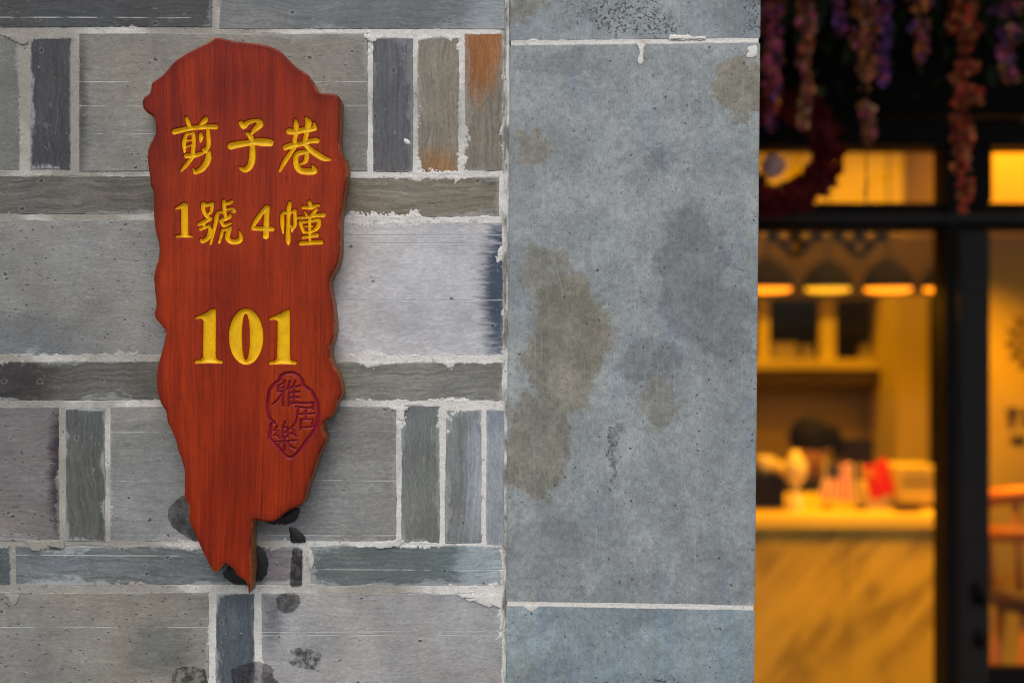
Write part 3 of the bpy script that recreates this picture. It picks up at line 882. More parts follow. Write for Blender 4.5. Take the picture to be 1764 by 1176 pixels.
jian = [[(345,195,22),(365,255,32),(400,335,22)], [(625,200,28),(600,240,38),(545,290,18),(550,330,14)],
        [(165,395,40),(300,362,36),(450,337,33),(600,322,34),(765,322,36)],
        [(345,420,20),(310,520,32),(305,600,28),(315,680,18)], [(345,425,18),(440,410,20)],
        [(435,410,26),(448,520,30),(440,620,32),(430,740,34)], [(340,520,15),(410,515,13)], [(335,610,15),(415,585,15)],
        [(545,415,20),(552,470,34),(545,535,16)], [(650,350,24),(655,450,32),(660,590,30),(605,670,32)], [(580,640,14),(605,670,26)],
        [(340,740,34),(420,740,34),(520,720,28),(600,690,18)], [(430,760,26),(340,870,30),(270,955,16)],
        [(660,690,34),(655,790,46),(600,890,46),(530,955,36),(462,978,26),(435,920,8)]]
zi = [[(1125,262,30),(1170,310,44),(1230,262,34),(1330,232,24),(1390,238,34)], [(1380,235,30),(1405,285,52),(1330,360,36),(1290,410,24)],
      [(1215,410,22),(1265,460,38),(1285,520,36),(1295,600,40),(1295,700,44),(1290,800,48),(1260,890,46),(1190,945,38),(1110,915,16)],
      [(985,600,50),(1100,575,48),(1250,552,42),(1350,540,50),(1450,545,58),(1552,552,52)]]
xiang = [[(490,215,12),(500,290,36),(500,400,36),(480,500,34),(490,580,30)], [(400,385,44),(500,395,40),(600,368,40),(680,360,40),(770,345,34)],
         [(760,275,22),(768,330,32)], [(645,195,18),(680,260,46),(660,350,40),(650,430,36),(620,540,36)],
         [(345,620,40),(430,592,40),(540,575,36),(640,550,36),(720,522,36),(800,520,42)],
         [(480,610,30),(400,730,32),(330,840,32),(265,955,20)], [(620,560,34),(720,660,40),(820,730,46),(910,780,38),(1005,797,14)],
         [(670,680,28),(590,690,34),(515,715,36),(495,800,38),(510,890,42),(570,955,46),(680,970,46),(770,960,40),(740,885,18)],
         [(660,690,30),(650,780,36),(620,835,26),(550,860,12)]]
one_s = [[(290,262,62),(292,400,66),(295,760,64)], [(135,312,18),(220,275,36),(310,250,40)], [(345,228,10),(310,255,40)],
         [(150,825,22),(230,815,28),(290,800,42),(350,812,30),(430,830,20)]]
hao = [[(640,225,40),(635,320,36),(690,440,34),(770,490,26)], [(650,245,28),(720,245,30),(790,225,32)],
       [(800,220,34),(790,330,34),(760,390,30),(700,420,26)], [(560,600,34),(650,560,38),(770,495,34)], [(660,590,26),(640,660,24)],
       [(590,685,34),(650,665,28),(740,630,26)], [(740,630,28),(760,710,38),(740,820,42),(690,880,38),(620,910,38),(590,868,14)],
       [(1000,375,24),(905,392,30),(880,500,38),(850,640,34),(810,800,30),(775,955,22)],
       [(1020,170,30),(1025,280,38),(1035,400,34),(1060,490,36)], [(1040,220,30),(1110,210,30),(1170,180,26)],
       [(1080,330,20),(1180,312,26),(1215,360,26),(1150,368,12)], [(960,530,34),(1060,490,38),(1130,455,34),(1130,415,18)],
       [(960,540,32),(1010,620,32),(1080,605,28),(1140,578,24)], [(990,700,24),(970,800,30),(930,930,26)],
       [(990,705,22),(1080,690,26),(1140,660,28)], [(1140,665,32),(1100,750,42),(1085,850,46),(1150,918,46),(1260,918,46),(1330,865,42),(1305,720,14)]]
four = [[(410,290,40),(340,370,40),(240,510,42),(155,650,28)], [(165,675,36),(300,680,40),(430,680,42),(520,685,42)],
        [(425,290,46),(415,450,50),(410,650,54),(402,815,58)]]
zhuang = [[(740,370,20),(705,430,36),(705,600,38),(715,750,18)], [(720,382,24),(800,392,22),(900,372,24),(925,345,20)],
          [(845,205,32),(825,320,42),(815,500,36),(810,700,38),(812,890,46),(820,970,12)],
          [(930,350,38),(940,500,34),(935,620,34),(888,680,34),(885,735,12)], [(850,620,16),(890,660,28)],
          [(1205,195,32),(1235,270,36)], [(1090,292,34),(1170,290,32),(1240,290,38),(1320,258,30),(1375,250,26)],
          [(1120,370,16),(1160,440,22),(1200,470,24)], [(1330,325,32),(1270,400,30),(1215,460,28)],
          [(980,482,16),(1080,476,30),(1180,465,28),(1320,440,34),(1465,425,44)],
          [(1040,560,34),(1060,650,34),(1095,730,30)], [(1030,562,26),(1200,545,24),(1370,512,32)],
          [(1380,520,34),(1372,620,42),(1310,700,36),(1200,742,26),(1100,745,26)], [(1115,635,15),(1260,635,17)],
          [(1210,470,32),(1210,700,28),(1215,920,28)], [(1090,840,32),(1200,825,28),(1340,800,42)], [(1050,950,40),(1200,942,36),(1420,930,42)]]
def one_big(dx, dy):
    return [(128+dx,322+dy),(140+dx,300+dy),(230+dx,265+dy),(300+dx,232+dy),(350+dx,195+dy),(400+dx,178+dy),(428+dx,185+dy),(430+dx,300+dy),(430+dx,600+dy),(428+dx,880+dy),(450+dx,915+dy),(520+dx,930+dy),(532+dx,952+dy),(522+dx,972+dy),(330+dx,968+dy),(135+dx,972+dy),(122+dx,950+dy),(135+dx,928+dy),(210+dx,920+dy),(246+dx,880+dy),(248+dx,600+dy),(252+dx,360+dy),(235+dx,330+dy),(190+dx,322+dy),(150+dx,332+dy)]
def big(poly): return np.array([(320 + a * .11905, 510 + b * .11905) for a, b in poly])
def ring_pts(cx, cy, rx, ry, n=60): return [(cx + rx * math.cos(2 * math.pi * i / n), cy + ry * math.sin(2 * math.pi * i / n)) for i in range(n)]
zero_f = np.minimum(poly_sdf(big(ring_pts(868, 585, 250, 405)), 30), -poly_sdf(big(ring_pts(865, 585, 58, 335)), 30))

seal_b = [[(a, b, 19) for a, b in [(410,85),(350,95),(300,130),(295,165),(230,215),(175,280),(155,350),(145,450),(150,560),(175,630),(225,682)]],
          [(205,680,14),(185,700,17),(180,760,20),(168,850,19),(185,880,19),(270,970,18),(340,1055,18),(400,1092,18),(460,1075,18),(540,990,19),(620,880,20),(700,770,20),(740,660,20),(750,560,20),(740,460,20),(700,360,20),(650,290,20),(580,240,20),(560,180,20),(510,120,19),(450,88,19),(410,85,19)]]
ya = [[(255,245,12),(330,210,12),(352,182,14)], [(270,245,12),(262,305,12)], [(262,312,12),(340,302,11)], [(342,190,14),(335,300,13),(325,400,13),(330,480,14)],
      [(322,330,11),(262,410,11),(200,462,9)], [(275,270,9),(335,262,9)],
      [(410,185,15),(392,250,13),(375,292,10)], [(400,270,13),(400,380,13),(400,482,14)], [(475,185,14),(450,250,12)], [(455,250,12),(455,450,12)],
      [(400,268,10),(530,240,12)], [(400,325,10),(525,310,11)], [(405,385,10),(520,375,11)], [(405,455,10),(470,450,11)]]
ju = [[(490,442,12),(600,446,13),(680,442,15)], [(682,445,15),(680,520,13)], [(485,488,12),(600,505,12),(680,502,12)], [(512,500,13),(495,620,11),(462,710,10),(412,752,8)],
      [(520,580,10),(700,570,11)], [(600,535,14),(600,645,13)], [(545,640,13),(540,762,13)], [(550,645,11),(680,640,12)], [(682,640,13),(680,725,13)], [(545,738,11),(690,727,11)]]
le = [[(350,670,14),(330,722,11)], [(325,730,12),(325,862,12)], [(325,740,11),(380,735,11)], [(382,735,12),(380,855,12)], [(330,798,9),(375,795,9)], [(325,855,11),(380,850,11)],
      [(258,718,12),(225,772,11),(268,780,10),(225,832,11),(272,842,10)], [(268,800,10),(280,860,11)],
      [(448,712,12),(420,752,11),(466,772,10),(420,812,11),(472,832,10)], [(466,800,10),(486,852,12)],
      [(240,905,10),(360,902,12),(490,890,12)], [(345,870,15),(345,1010,16)], [(330,912,10),(270,940,9)], [(370,900,11),(420,968,15),(478,988,12)]]

CARVED = [  # name, field, material, depth px
 ('carved_character', strokes_field(jian, 280, 180, .11905), MAT_GOLD), ('carved_character', strokes_field(zi, 280, 180, .11905), MAT_GOLD),
 ('carved_character', strokes_field(xiang, 450, 180, .11905), MAT_GOLD),
 ('carved_numeral', strokes_field(one_s, 290, 330, .09352), MAT_GOLD), ('carved_character', strokes_field(hao, 290, 330, .09352), MAT_GOLD),
 ('carved_numeral', strokes_field(four, 420, 330, .09352), MAT_GOLD), ('carved_character', strokes_field(zhuang, 420, 330, .09352), MAT_GOLD),
 ('carved_numeral', poly_sdf(big(one_big(0, 0)), 30), MAT_GOLD), ('carved_numeral', zero_f, MAT_GOLD), ('carved_numeral', poly_sdf(big(one_big(1074, 14)), 30), MAT_GOLD),
 ('seal_border', strokes_field(seal_b, 440, 630, .1446), MAT_CRIMSON), ('seal_character', strokes_field(ya, 440, 630, .1446, False), MAT_CRIMSON),
 ('seal_character', strokes_field(ju, 440, 630, .1446, False), MAT_CRIMSON), ('seal_character', strokes_field(le, 440, 630, .1446, False), MAT_CRIMSON)]

BX, BY = GX.copy(), GY.copy()
def snap(field, lim):
    gx_, gy_ = np.gradient(field, G)
    g2 = gx_ ** 2 + gy_ ** 2 + 1e-6
    m = (np.abs(field) < lim) & (g2 > 0.3)
    BX[m] -= (field * gx_ / g2)[m]; BY[m] -= (field * gy_ / g2)[m]
    f = field.copy(); f[m] = 0
    return f
owner = np.full(GX.shape, -1); FLD = np.full(GX.shape, -30.0)
for k, c in enumerate(CARVED):
    FLD = np.maximum(FLD, c[1])
FLD = FLD - 0.15 + 0.35 * fbm(GX / 4, GY / 4, 77, 2) * (FLD > -3)
S2 = snap(S_OUT, 0.52 * G)
F2 = snap(FLD, 0.52 * G)
stack = np.stack([c[1] for c in CARVED]); owner = stack.argmax(0); del stack
crim = owner >= 10
dm = np.where(crim, 3.0, 6.2)
RIMW = np.where(crim, 0.7, 1.1)
dep = np.where(F2 > -RIMW, dm * (1 - np.exp(-np.maximum(F2 + RIMW, 0) / (dm * 0.40))), 0) + 0.12 * (F2 > 0.5) * fbm(GX / 2.5, GY / 2.5, 31, 2)
dip = 0.0
rr = 4.5
e_ = np.clip(rr - S2, 0, rr)
rnd_ = rr - np.sqrt(np.maximum(rr * rr - e_ * e_, 0))
wav = 0.7 * fbm(GX / 120, GY / 160, 5, 2)
YW = -(PLAQUE_T + GAP) + (dep + dip + rnd_ * 0.8 + wav * np.clip(S2 / 20, 0, 1)) * K

board = thing('wooden_plaque', 'ragged red stained wooden address plaque with yellow carved characters reading 101', 'sign', (X(430), 0, H(1000)))
sfac = ZF / D
WX = (BX - 882) * K * sfac; WZ = EYE - (BY - 588) * K * sfac
INS = S2 >= 0
TXT = F2
CO = np.stack([WX - board.location.x, YW - board.location.y, WZ - board.location.z], -1)
c00, c10, c11, c01 = [(slice(0, -1), slice(0, -1)), (slice(1, None), slice(0, -1)), (slice(1, None), slice(1, None)), (slice(0, -1), slice(1, None))]
IDX = np.arange(GX.size).reshape(GX.shape)
corner = [IDX[c] for c in (c00, c10, c11, c01)]
inn = [INS[c] for c in (c00, c10, c11, c01)]
cnt = sum(i.astype(int) for i in inn)
tx = [TXT[c] for c in (c00, c10, c11, c01)]
sg = [np.sign(t) for t in tx]
npos = sum((s > 0).astype(int) for s in sg); nneg = sum((s < 0).astype(int) for s in sg)
quads_all = []; tris_all = []; qo = []; to = []
own_c = owner[c00]
full = cnt == 4
isT = full & (nneg == 0); isB = full & (npos == 0) & ~isT; mixd = full & ~isT & ~isB
def pick(mask, order=(0, 3, 2, 1)): return np.stack([corner[k][mask] for k in order], 1)
board_q = [pick(isB)]; board_t = []
char_q = {k: [] for k in range(len(CARVED))}; char_t = {k: [] for k in range(len(CARVED))}
for k in range(len(CARVED)):
    char_q[k].append(pick(isT & (own_c == k)))
# cells the painted edge crosses: split along the diagonal that keeps each half on one side
for (da, db, t1, t2) in ((0, 2, (0, 3, 2), (0, 2, 1)), (1, 3, (1, 0, 3), (1, 3, 2))):
    s_ok = mixd & (np.abs(tx[da]) < 1e-6) & (np.abs(tx[db]) < 1e-6)
    for t in (t1, t2):
        third = [q for q in t if q not in (da, db)][0]
        pos = s_ok & (sg[third] > 0)
        board_t.append(pick(s_ok & ~(sg[third] > 0), t))
        for k in range(len(CARVED)):
            char_t[k].append(pick(pos & (own_c == k), t))
    mixd = mixd & ~s_ok
left_pos = mixd & (sum(tx) > 0)
for k in range(len(CARVED)): char_q[k].append(pick(left_pos & (own_c == k)))
board_q.append(pick(mixd & ~left_pos))
for miss in range(4):
    m3 = (cnt == 3) & ~inn[miss]
    order = [q for q in (0, 3, 2, 1) if q != miss]
    board_t.append(pick(m3, order))
bq = np.concatenate(board_q); bt = np.concatenate(board_t)
def compact(q, t):
    allv = np.unique(np.concatenate([q.ravel(), t.ravel()]))
    mp = np.zeros(GX.size, int); mp[allv] = np.arange(len(allv))
    return allv, mp[q], mp[t]
flat = CO.reshape(-1, 3)
av, q_, t_ = compact(bq, bt)
face = np_mesh('board_face', flat[av], q_, t_, MAT_WOOD, board)
at = face.data.attributes.new('edge_px', 'FLOAT', 'POINT'); at.data.foreach_set('value', np.clip(S2.ravel()[av], 0, 42).astype(np.float32))
# finger joint across the blank
mk = np.zeros(GX.shape)
tooth = np.abs(((GX - 338) / 6.3) % 1 - 0.5) * 2
mk = np.clip((1 - np.abs(tooth - 0.5) * 4), 0, 1) * np.clip(1 - np.abs(GY - 472) / 8, 0, 1) ** 0.5 * (GX > 338) * (GX < 468) * (0.35 + 0.65 * (vnoise(GX / 14, GY / 60, 3) > -0.2))
at = face.data.attributes.new('joint_mark', 'FLOAT', 'POINT'); at.data.foreach_set('value', mk.ravel()[av].astype(np.float32))
for k, c in enumerate(CARVED):
    q = np.concatenate(char_q[k]); t = np.concatenate(char_t[k])
    cv, cq, ct = compact(q, t)
    np_mesh(c[0], flat[cv], cq, ct, c[2], board)
# boundary loop -> side of the plank and its back
alltri = np.concatenate([bq[:, [0, 1]], bq[:, [1, 2]], bq[:, [2, 3]], bq[:, [3, 0]], bt[:, [0, 1]], bt[:, [1, 2]], bt[:, [2, 0]]])
for k in range(len(CARVED)):
    q = np.concatenate(char_q[k]); t = np.concatenate(char_t[k])
    alltri = np.concatenate([alltri, q[:, [0, 1]], q[:, [1, 2]], q[:, [2, 3]], q[:, [3, 0]], t[:, [0, 1]], t[:, [1, 2]], t[:, [2, 0]]])
key = np.sort(alltri, 1); code = key[:, 0].astype(np.int64) * GX.size + key[:, 1]
u, first, counts = np.unique(code, return_index=True, return_counts=True)
be = alltri[first[counts == 1]]
near = S2.ravel()[be].max(1) < 1.5
be = be[near]
vb = np.unique(be); mp = np.zeros(GX.size, int); mp[vb] = np.arange(len(vb))
front = flat[vb].copy(); n = len(vb)
NB = 6
layers = []
for r in range(NB + 1):
    f_ = front.copy()
    t = r / NB
    f_[:, 1] = front[:, 1] * (1 - t) + (-GAP - board.location.y) * t
    jitter = (vnoise(vb * 0.11, np.full(n, r * 1.7), 8)) * 0.0005 * (0 < r)
    f_[:, 0] += jitter
    layers.append(f_)
rq = []
e0, e1 = mp[be[:, 0]], mp[be[:, 1]]
for r in range(NB):
    rq.append(np.stack([e1 + r * n, e0 + r * n, e0 + (r + 1) * n, e1 + (r + 1) * n], 1))
np_mesh('sawn_edge', np.concatenate(layers), np.concatenate(rq), None, MAT_RIM, board)
bk = flat[av].copy(); bk[:, 1] = -GAP - board.location.y
# back panel from the outline polygon
ob = [(float((a - 882) * K * sfac), -GAP, float(EYE - (b - 588) * K * sfac)) for a, b in OUT]
obj('back_face', ob, [tuple(range(len(ob)))], MAT_RIM, board)
for (a, b) in ((420, 200), (420, 820)):
    p = P(a, b); box('mounting_pad', p.x - .03, p.x + .03, -GAP, 0.002, p.z - .02, p.z + .02, MAT_TAR, board)

# ------------------------------------------------------------------ shop front
ZS = 3.2
front_ = thing('glazed_facade', 'black framed glazed shop facade with transom panes behind the hanging flowers', 'facade', (X(1632, ZS), ZS - D, 0.0))
YB = 0.10
def fr(name, a, b, c, d, z0=ZS, z1=ZS + 0.08, mat=MAT_BLACK, bev=0.004): return pbox(name, a, b, c, d, z0, z1, mat, front_, bev)
fr('fascia', 1000, 2500, -260, 200, ZS + 0.02, ZS + 0.10)
fr('lintel', 1000, 2500, 202, 251, ZS - 0.03, ZS + 0.10)
fr('transom_bar', 1000, 2500, 349, 366)
fr('transom_bar', 1000, 2500, 368, 382, ZS - 0.035, ZS + 0.04, MAT_GREYMETAL)
fr('transom_bar', 1000, 2500, 384, 396)
fr('mullion', 1630, 1650, 252, 1598, ZS - 0.02, ZS + 0.08)
fr('mullion', 1652, 1710, 252, 348, ZS - 0.01, ZS + 0.08)
fr('door_stile', 1653, 1706, 398, 1596, ZS + 0.005, ZS + 0.05, MAT_GREYMETAL)
fr('jamb', 1130, 1170, 252, 1598)
fr('jamb', 2380, 2420, 252, 1598)
fr('kick_panel', 1708, 2378, 1150, 1596, ZS + 0.01, ZS + 0.05)
for (a, b, c, d) in ((1171, 1629, 252, 348), (1711, 2379, 252, 348), (1171, 1629, 397, 1596), (1707, 2379, 397, 1149)):
    pbox('pane', a, b, c, d, ZS + 0.03, ZS + 0.038, MAT_GLASS, front_)
hd = P(1692, 1016, ZS - 0.03)
tube('door_handle', [hd + Vector((0, 0.035, 0)), hd, hd + Vector((0, 0, -0.03)), hd + Vector((0.0, 0.035, -0.035))], 0.014, MAT_BLACK, front_)
lk = P(1690, 1100, ZS)
lathe('lock', [(0, lk.z - .02), (.016, lk.z - .02), (.018, lk.z), (.016, lk.z + .02), (0, lk.z + .02)], lk.x, lk.y, MAT_BLACK, front_, 14)

# shop shell
structure(box('wall_back', -1.6, 6, 4.62, 4.8, 0.008, 2.8, MAT_WALLIN))
structure(box('wall_left', -1.75, -1.6, 1.804, 4.8, 0.008, 2.8, MAT_WALLIN))
structure(box('wall_right', 6, 6.15, 0.25, 4.8, 0.004, 2.8, MAT_WALLIN))
structure(box('wall_front_return', -1.6, X(1132, ZS), ZS - D, ZS - D + 0.08, 0.008, 2.8, MAT_WALLIN))

ZB = 5.99     # back wall distance
# bulkhead and glazed cabinet
blk_ = pbox('shadeboard', 900, 1640, 402, 506, 5.60, 5.985, MAT_BROWN)  # added brown board standing in for the dimmer band of back wall
tag(blk_, 'added brown bulkhead above the glazed cabinet on the back wall', 'shadeboard')
cab = thing('wall_cabinet', 'cream framed glazed cabinet with dark interior behind the counter', 'cabinet', P(1430, 640, 5.7))
ZC = 5.65
for a, b in ((1220, 1240), (1306, 1326), (1413, 1440), (1528, 1541)): pbox('stile', a, b, 508, 620, ZC, ZC + 0.04, MAT_CREAM, cab, 0.004)
pbox('rail', 1220, 1541, 507.2, 514, ZC + 0.004, ZC + 0.036, MAT_CREAM, cab, 0.003)
pbox('sill', 1215, 1545, 619, 637, ZC - 0.05, ZC + 0.30, MAT_CREAM, cab, 0.006)
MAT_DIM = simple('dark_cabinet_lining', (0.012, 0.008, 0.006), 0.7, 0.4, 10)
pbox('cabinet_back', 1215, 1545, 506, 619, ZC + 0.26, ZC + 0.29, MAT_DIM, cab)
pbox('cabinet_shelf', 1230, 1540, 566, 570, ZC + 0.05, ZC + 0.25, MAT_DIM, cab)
for a, b in ((1241, 1305), (1327, 1412), (1441, 1527)): pbox('pane', a, b, 516, 618, ZC + 0.016, ZC + 0.020, MAT_GLASS, cab)
shf = pbox('under_shelf', 1200, 1543, 641, 662, ZC - 0.05, ZC + 0.33, MAT_BROWN)
tag(shf, 'dark brown shelf board fixed under the cream cabinet', 'shelf')
def crate(name, a, b, c, d, Z, depth, mat, label, cat, bev=0.004, group=None):
    t = pbox(name, a, b, c, d, Z, Z + depth, mat, None, bev); tag(t, label, cat, group); return t
MAT_WHITE = simple('cream_card', (0.74, 0.62, 0.26), 0.6, 0.08, 10)
crate('storage_box', 1329, 1374, 590, 618.6, ZC + 0.08, 0.1, MAT_WHITE, 'pale box standing inside the glazed cabinet beside a smaller one', 'box')
crate('storage_box', 1383, 1402, 594, 618.6, ZC + 0.08, 0.08, MAT_WHITE, 'smaller pale box standing at the middle stile inside the cabinet', 'box')
jar_ = P(1490, 618.6, ZC + .12)
jj = lathe('jar', [(0, jar_.z), (.035, jar_.z), (.04, jar_.z + .03), (.03, jar_.z + .055), (.016, jar_.z + .07), (.016, jar_.z + .085), (0, jar_.z + .085)], jar_.x, jar_.y, MAT_WHITE)
tag(jj, 'small pale jar alone in the right half of the cabinet', 'jar')

pl = pbox('cream_column', 1546, 1601, 508, 1040, 5.35, 5.75, MAT_CREAM, None, 0.006)
pl.data.transform(Matrix.Identity(4))
tag(pl, 'square cream column beside the glazed cabinet', 'column')
cu = pbox('door_curtain', 1602, 1614, 512, 1040, 5.45, 5.50, simple('purple_black_cloth', (0.02, 0.010, 0.022), 0.85, 0.4, 30))
tag(cu, 'narrow dark purple curtain hanging beside the cream column', 'curtain')
dj = pbox('inner_door_panel', 1616, 1700, 508, 1040, 5.45, 5.49, MAT_BROWN)
tag(dj, 'brown door panel between the dark curtain and the black mullion', 'door')
for o in (pl, cu, dj):       # stand on the shop floor
    me = o.data
    zmin = min(v.co.z for v in me.vertices)
    for v in me.vertices:
        if v.co.z < zmin + 0.02: v.co.z = 0.008
    
# ---- counter
ZK = 4.2
ctr = thing('shop_counter', 'long counter faced with veined cream marble under a thick pale top', 'counter', (X(1450, ZK), ZK - D, 0.008))
ktop = H(886, ZK)
box('counter_top', X(1040, ZK), X(1668, ZK), ZK - D - 0.02, ZK - D + 0.62, ktop - 0.05, ktop, simple('lamp_warmed_stone_top', (0.80, 0.60, 0.06), 0.35, 0.06, 8), ctr, 0.006)  # pale top, its colour yellowed to hold the lamp glow
x0 = X(1046, ZK); x1 = X(1664, ZK); wdt = (x1 - x0) / 3
for i in range(3):
    box('marble_panel', x0 + wdt * i + .001, x0 + wdt * (i + 1) - .001, ZK - D, ZK - D + 0.03, 0.06, ktop - 0.052, MAT_MARBLE, ctr, 0.002)
box('plinth', x0, x1, ZK - D + 0.03, ZK - D + 0.06, 0.008, 0.059, MAT_BLACK, ctr)
box('end_panel', x1 - .03, x1, ZK - D + 0.061, ZK - D + 0.6, 0.008, ktop - 0.052, MAT_MARBLE, ctr)
box('end_panel', x0, x0 + .03, ZK - D + 0.061, ZK - D + 0.6, 0.008, ktop - 0.052, MAT_MARBLE, ctr)

# ---- pendant lamps
MAT_SHADE = simple('black_enamel_shade', (0.006, 0.005, 0.004), 0.85, 0.3, 25, **{'Specular IOR Level': 0.05})
def lamp(name, px, py, Z, r_px, glow, label, power, col, strength):
    c = P(px, py, Z); r = r_px * K * Z / D
    t = thing(name, label, 'lamp', (c.x, c.y, 2.8), 'dome lamps hung over the counter')
    prof = [(r, c.z), (r * .98, c.z + r * .12), (r * .86, c.z + r * .46), (r * .62, c.z + r * .78), (r * .32, c.z + r * 1.0), (r * .14, c.z + r * 1.12), (0, c.z + r * 1.13)]
    prof = [(r * .95, c.z + 0.002)] + prof[::1]
    lathe('lamp_shade', prof, c.x, c.y, MAT_SHADE, t, 32)
    g = r * .10
    lathe('diffuser', [(0, c.z - r * .17), (r * .6, c.z - r * .17), (r * .82, c.z - r * .12), (r * .86, c.z + 0.001), (0, c.z + 0.001)], c.x, c.y, glow, t, 28)
    tube('cable', [(c.x, c.y, c.z + r * 1.12), (c.x, c.y, 2.8)], 0.003, MAT_BLACK, t, 6)
    ld = bpy.data.lights.new('bulb', 'AREA'); ld.shape = 'DISK'; ld.size = r * 1.5; ld.energy = power; ld.color = col
    lo = bpy.data.objects.new('bulb', ld); COL.objects.link(lo); lo.parent = t
    lo.location = (0, 0, c.z - r * .17 - .004 - 2.8)
    return t
ORANGE = (1.0, 0.38, 0.008)
WARM = (1.0, 0.41, 0.008)
G_OR = glow_material('orange_glow', (1.0, 0.24, 0.002), 2.2)
G_YE = glow_material('amber_glow', (1.0, 0.42, 0.004), 1.3)
lamp('pendant_lamp', 1322, 496, 4.0, 47, G_OR, 'black dome lamp over the counter, nearest the stone pier', 2, ORANGE, 1)
lamp('pendant_lamp', 1426, 496, 4.0, 44, G_YE, 'black dome lamp with yellower light, second from the stone pier', 2, (1, .42, .01), 1)
lamp('pendant_lamp', 1530, 496, 4.0, 46, G_OR, 'black dome lamp over the counter, third from the stone pier', 2, ORANGE, 1)
lamp('pendant_lamp', 1630, 496, 4.0, 44, G_OR, 'black dome lamp partly hidden by the black mullion', 2, ORANGE, 1)

# ---- net valance inside the shop front
val = thing('lattice_valance', 'dark diagonal lattice valance with two hanging points behind the glass', 'valance', P(1420, 392, 3.5))
MAT_NET = simple('dark_brown_net', (0.015, 0.008, 0.005), 0.8, 0.3, 40)
def low(px): return 409 + 34 * (1 - abs(((px - 1369) / 112.0 + 0.5) % 1 - 0.5) * 2) ** 0.8
bm = bmesh.new(); vz = 3.5; s_ = K * vz / D
for sgn in (1, -1):
    for k in range(-6, 14):
        xa = 1240 + 37 * k
        y_ = 388
        pts = []
        while y_ < 450:
            x_ = xa + sgn * (y_ - 388)
            if 1180 < x_ < 1538 and y_ < low(x_): pts.append((x_, y_))
            elif pts: break
            y_ += 2
        if len(pts) > 2:
            a, b = P(*pts[0], vz), P(*pts[-1], vz)
            mid = (a + b) / 2; L = (b - a).length
            ang = math.atan2((b - a).z, (b - a).x)
            vs = bm_box(bm, -L / 2, L / 2, -.004, .004, -.0085, .0085, 0, Matrix.Rotation(-ang, 3, 'Y'))
            bmesh.ops.translate(bm, verts=vs, vec=mid + Vector((0, sgn * .0042, 0)))
lt = from_bm('lattice_bar', bm, MAT_NET, val); lt['kind'] = 'stuff'
pbox('valance_rail', 1170, 1545, 382, 390, 3.48, 3.52, MAT_NET, val)
rod = pbox('rail_bracket', 1330, 1345, 360, 382, 3.30, 3.49, MAT_NET, val)

# ---- partition and soffit to the right of the mullion
par = pbox('partition_wall', 1700, 2500, 330, 1480, 4.5, 4.58, MAT_WALLIN)
par['kind'] = 'structure'
for v in par.data.vertices: v.co.z = 0.008 if v.co.z < 1 else 2.8
MAT_SOFFIT = simple('dark_soffit', (0.03, 0.02, 0.012), 0.6, 0.3, 12)
so = box('soffit', X(1668, 3.85), X(2500, 3.85), 3.85 - D, 4.49 - D, 2.06, 2.799, MAT_WALLIN); tag(so, 'boxed cream soffit carrying the small round downlight', 'soffit')
dl = thing('downlight', 'small round amber downlight under the boxed soffit', 'lamp', (X(1736, 4.05), 4.05 - D, 2.06))
lathe('bezel', [(.05, 2.0595), (.05, 2.052), (.038, 2.050), (.038, 2.0595)], dl.location.x, dl.location.y, MAT_CREAM, dl, 24)
lathe('lens', [(0, 2.040), (.02, 2.042), (.036, 2.052), (.036, 2.058), (0, 2.058)], dl.location.x, dl.location.y, glow_material('amber_lens', (1.0, 0.45, 0.02), 3.0), dl, 24)
ld = bpy.data.lights.new('spot', 'SPOT'); ld.energy = 34; ld.spot_size = R(110); ld.spot_blend = 0.8; ld.color = WARM; ld.shadow_soft_size = 0.04
lo = bpy.data.objects.new('spot', ld); COL.objects.link(lo); lo.parent = dl; lo.location = (0, 0, -0.03); lo.rotation_euler = (R(22), 0, 0)

# added ceiling lights, unseen, to brighten the interior: a row before the counter, a row washing the back wall
def added_ceiling_light(x_, y_, power, label, tilt, col=WARM):
    t = thing('added_ceiling_light', label, 'lamp', (x_, y_, 2.8), 'added fill lights in the shop ceiling')
    lathe('bezel', [(.06, 2.7995), (.06, 2.79), (.046, 2.788), (.046, 2.7995)], x_, y_, MAT_CREAM, t, 20)
    lathe('lens', [(0, 2.782), (.03, 2.784), (.044, 2.79), (.044, 2.798), (0, 2.798)], x_, y_, G_CL, t, 20)
    l_ = bpy.data.lights.new('spot', 'SPOT'); l_.energy = power; l_.spot_size = R(150); l_.spot_blend = 0.7; l_.color = col; l_.shadow_soft_size = 0.05
    o_ = bpy.data.objects.new('spot', l_); COL.objects.link(o_); o_.parent = t; o_.location = (0, 0, -.03); o_.rotation_euler = (R(tilt), 0, 0)
G_CL = glow_material('added_light_lens', (1.0, 0.55, 0.03), 5.0)
for x_, l_ in ((0.9, 'added amber fill light over the walkway, on the stone pier side'), (1.7, 'added amber fill light over the walkway, before the dark mullion'), (2.7, 'added amber fill light before the yellow partition')):
    added_ceiling_light(x_, 3.55 - D, 92, l_, 6)
for x_, l_ in ((0.9, 'added amber fill light washing the back wall, on the stone pier side'), (1.9, 'added amber fill light washing the back wall near the cream column')):
    added_ceiling_light(x_, 5.25 - D, 62, l_, 20, (1.0, 0.48, 0.01))

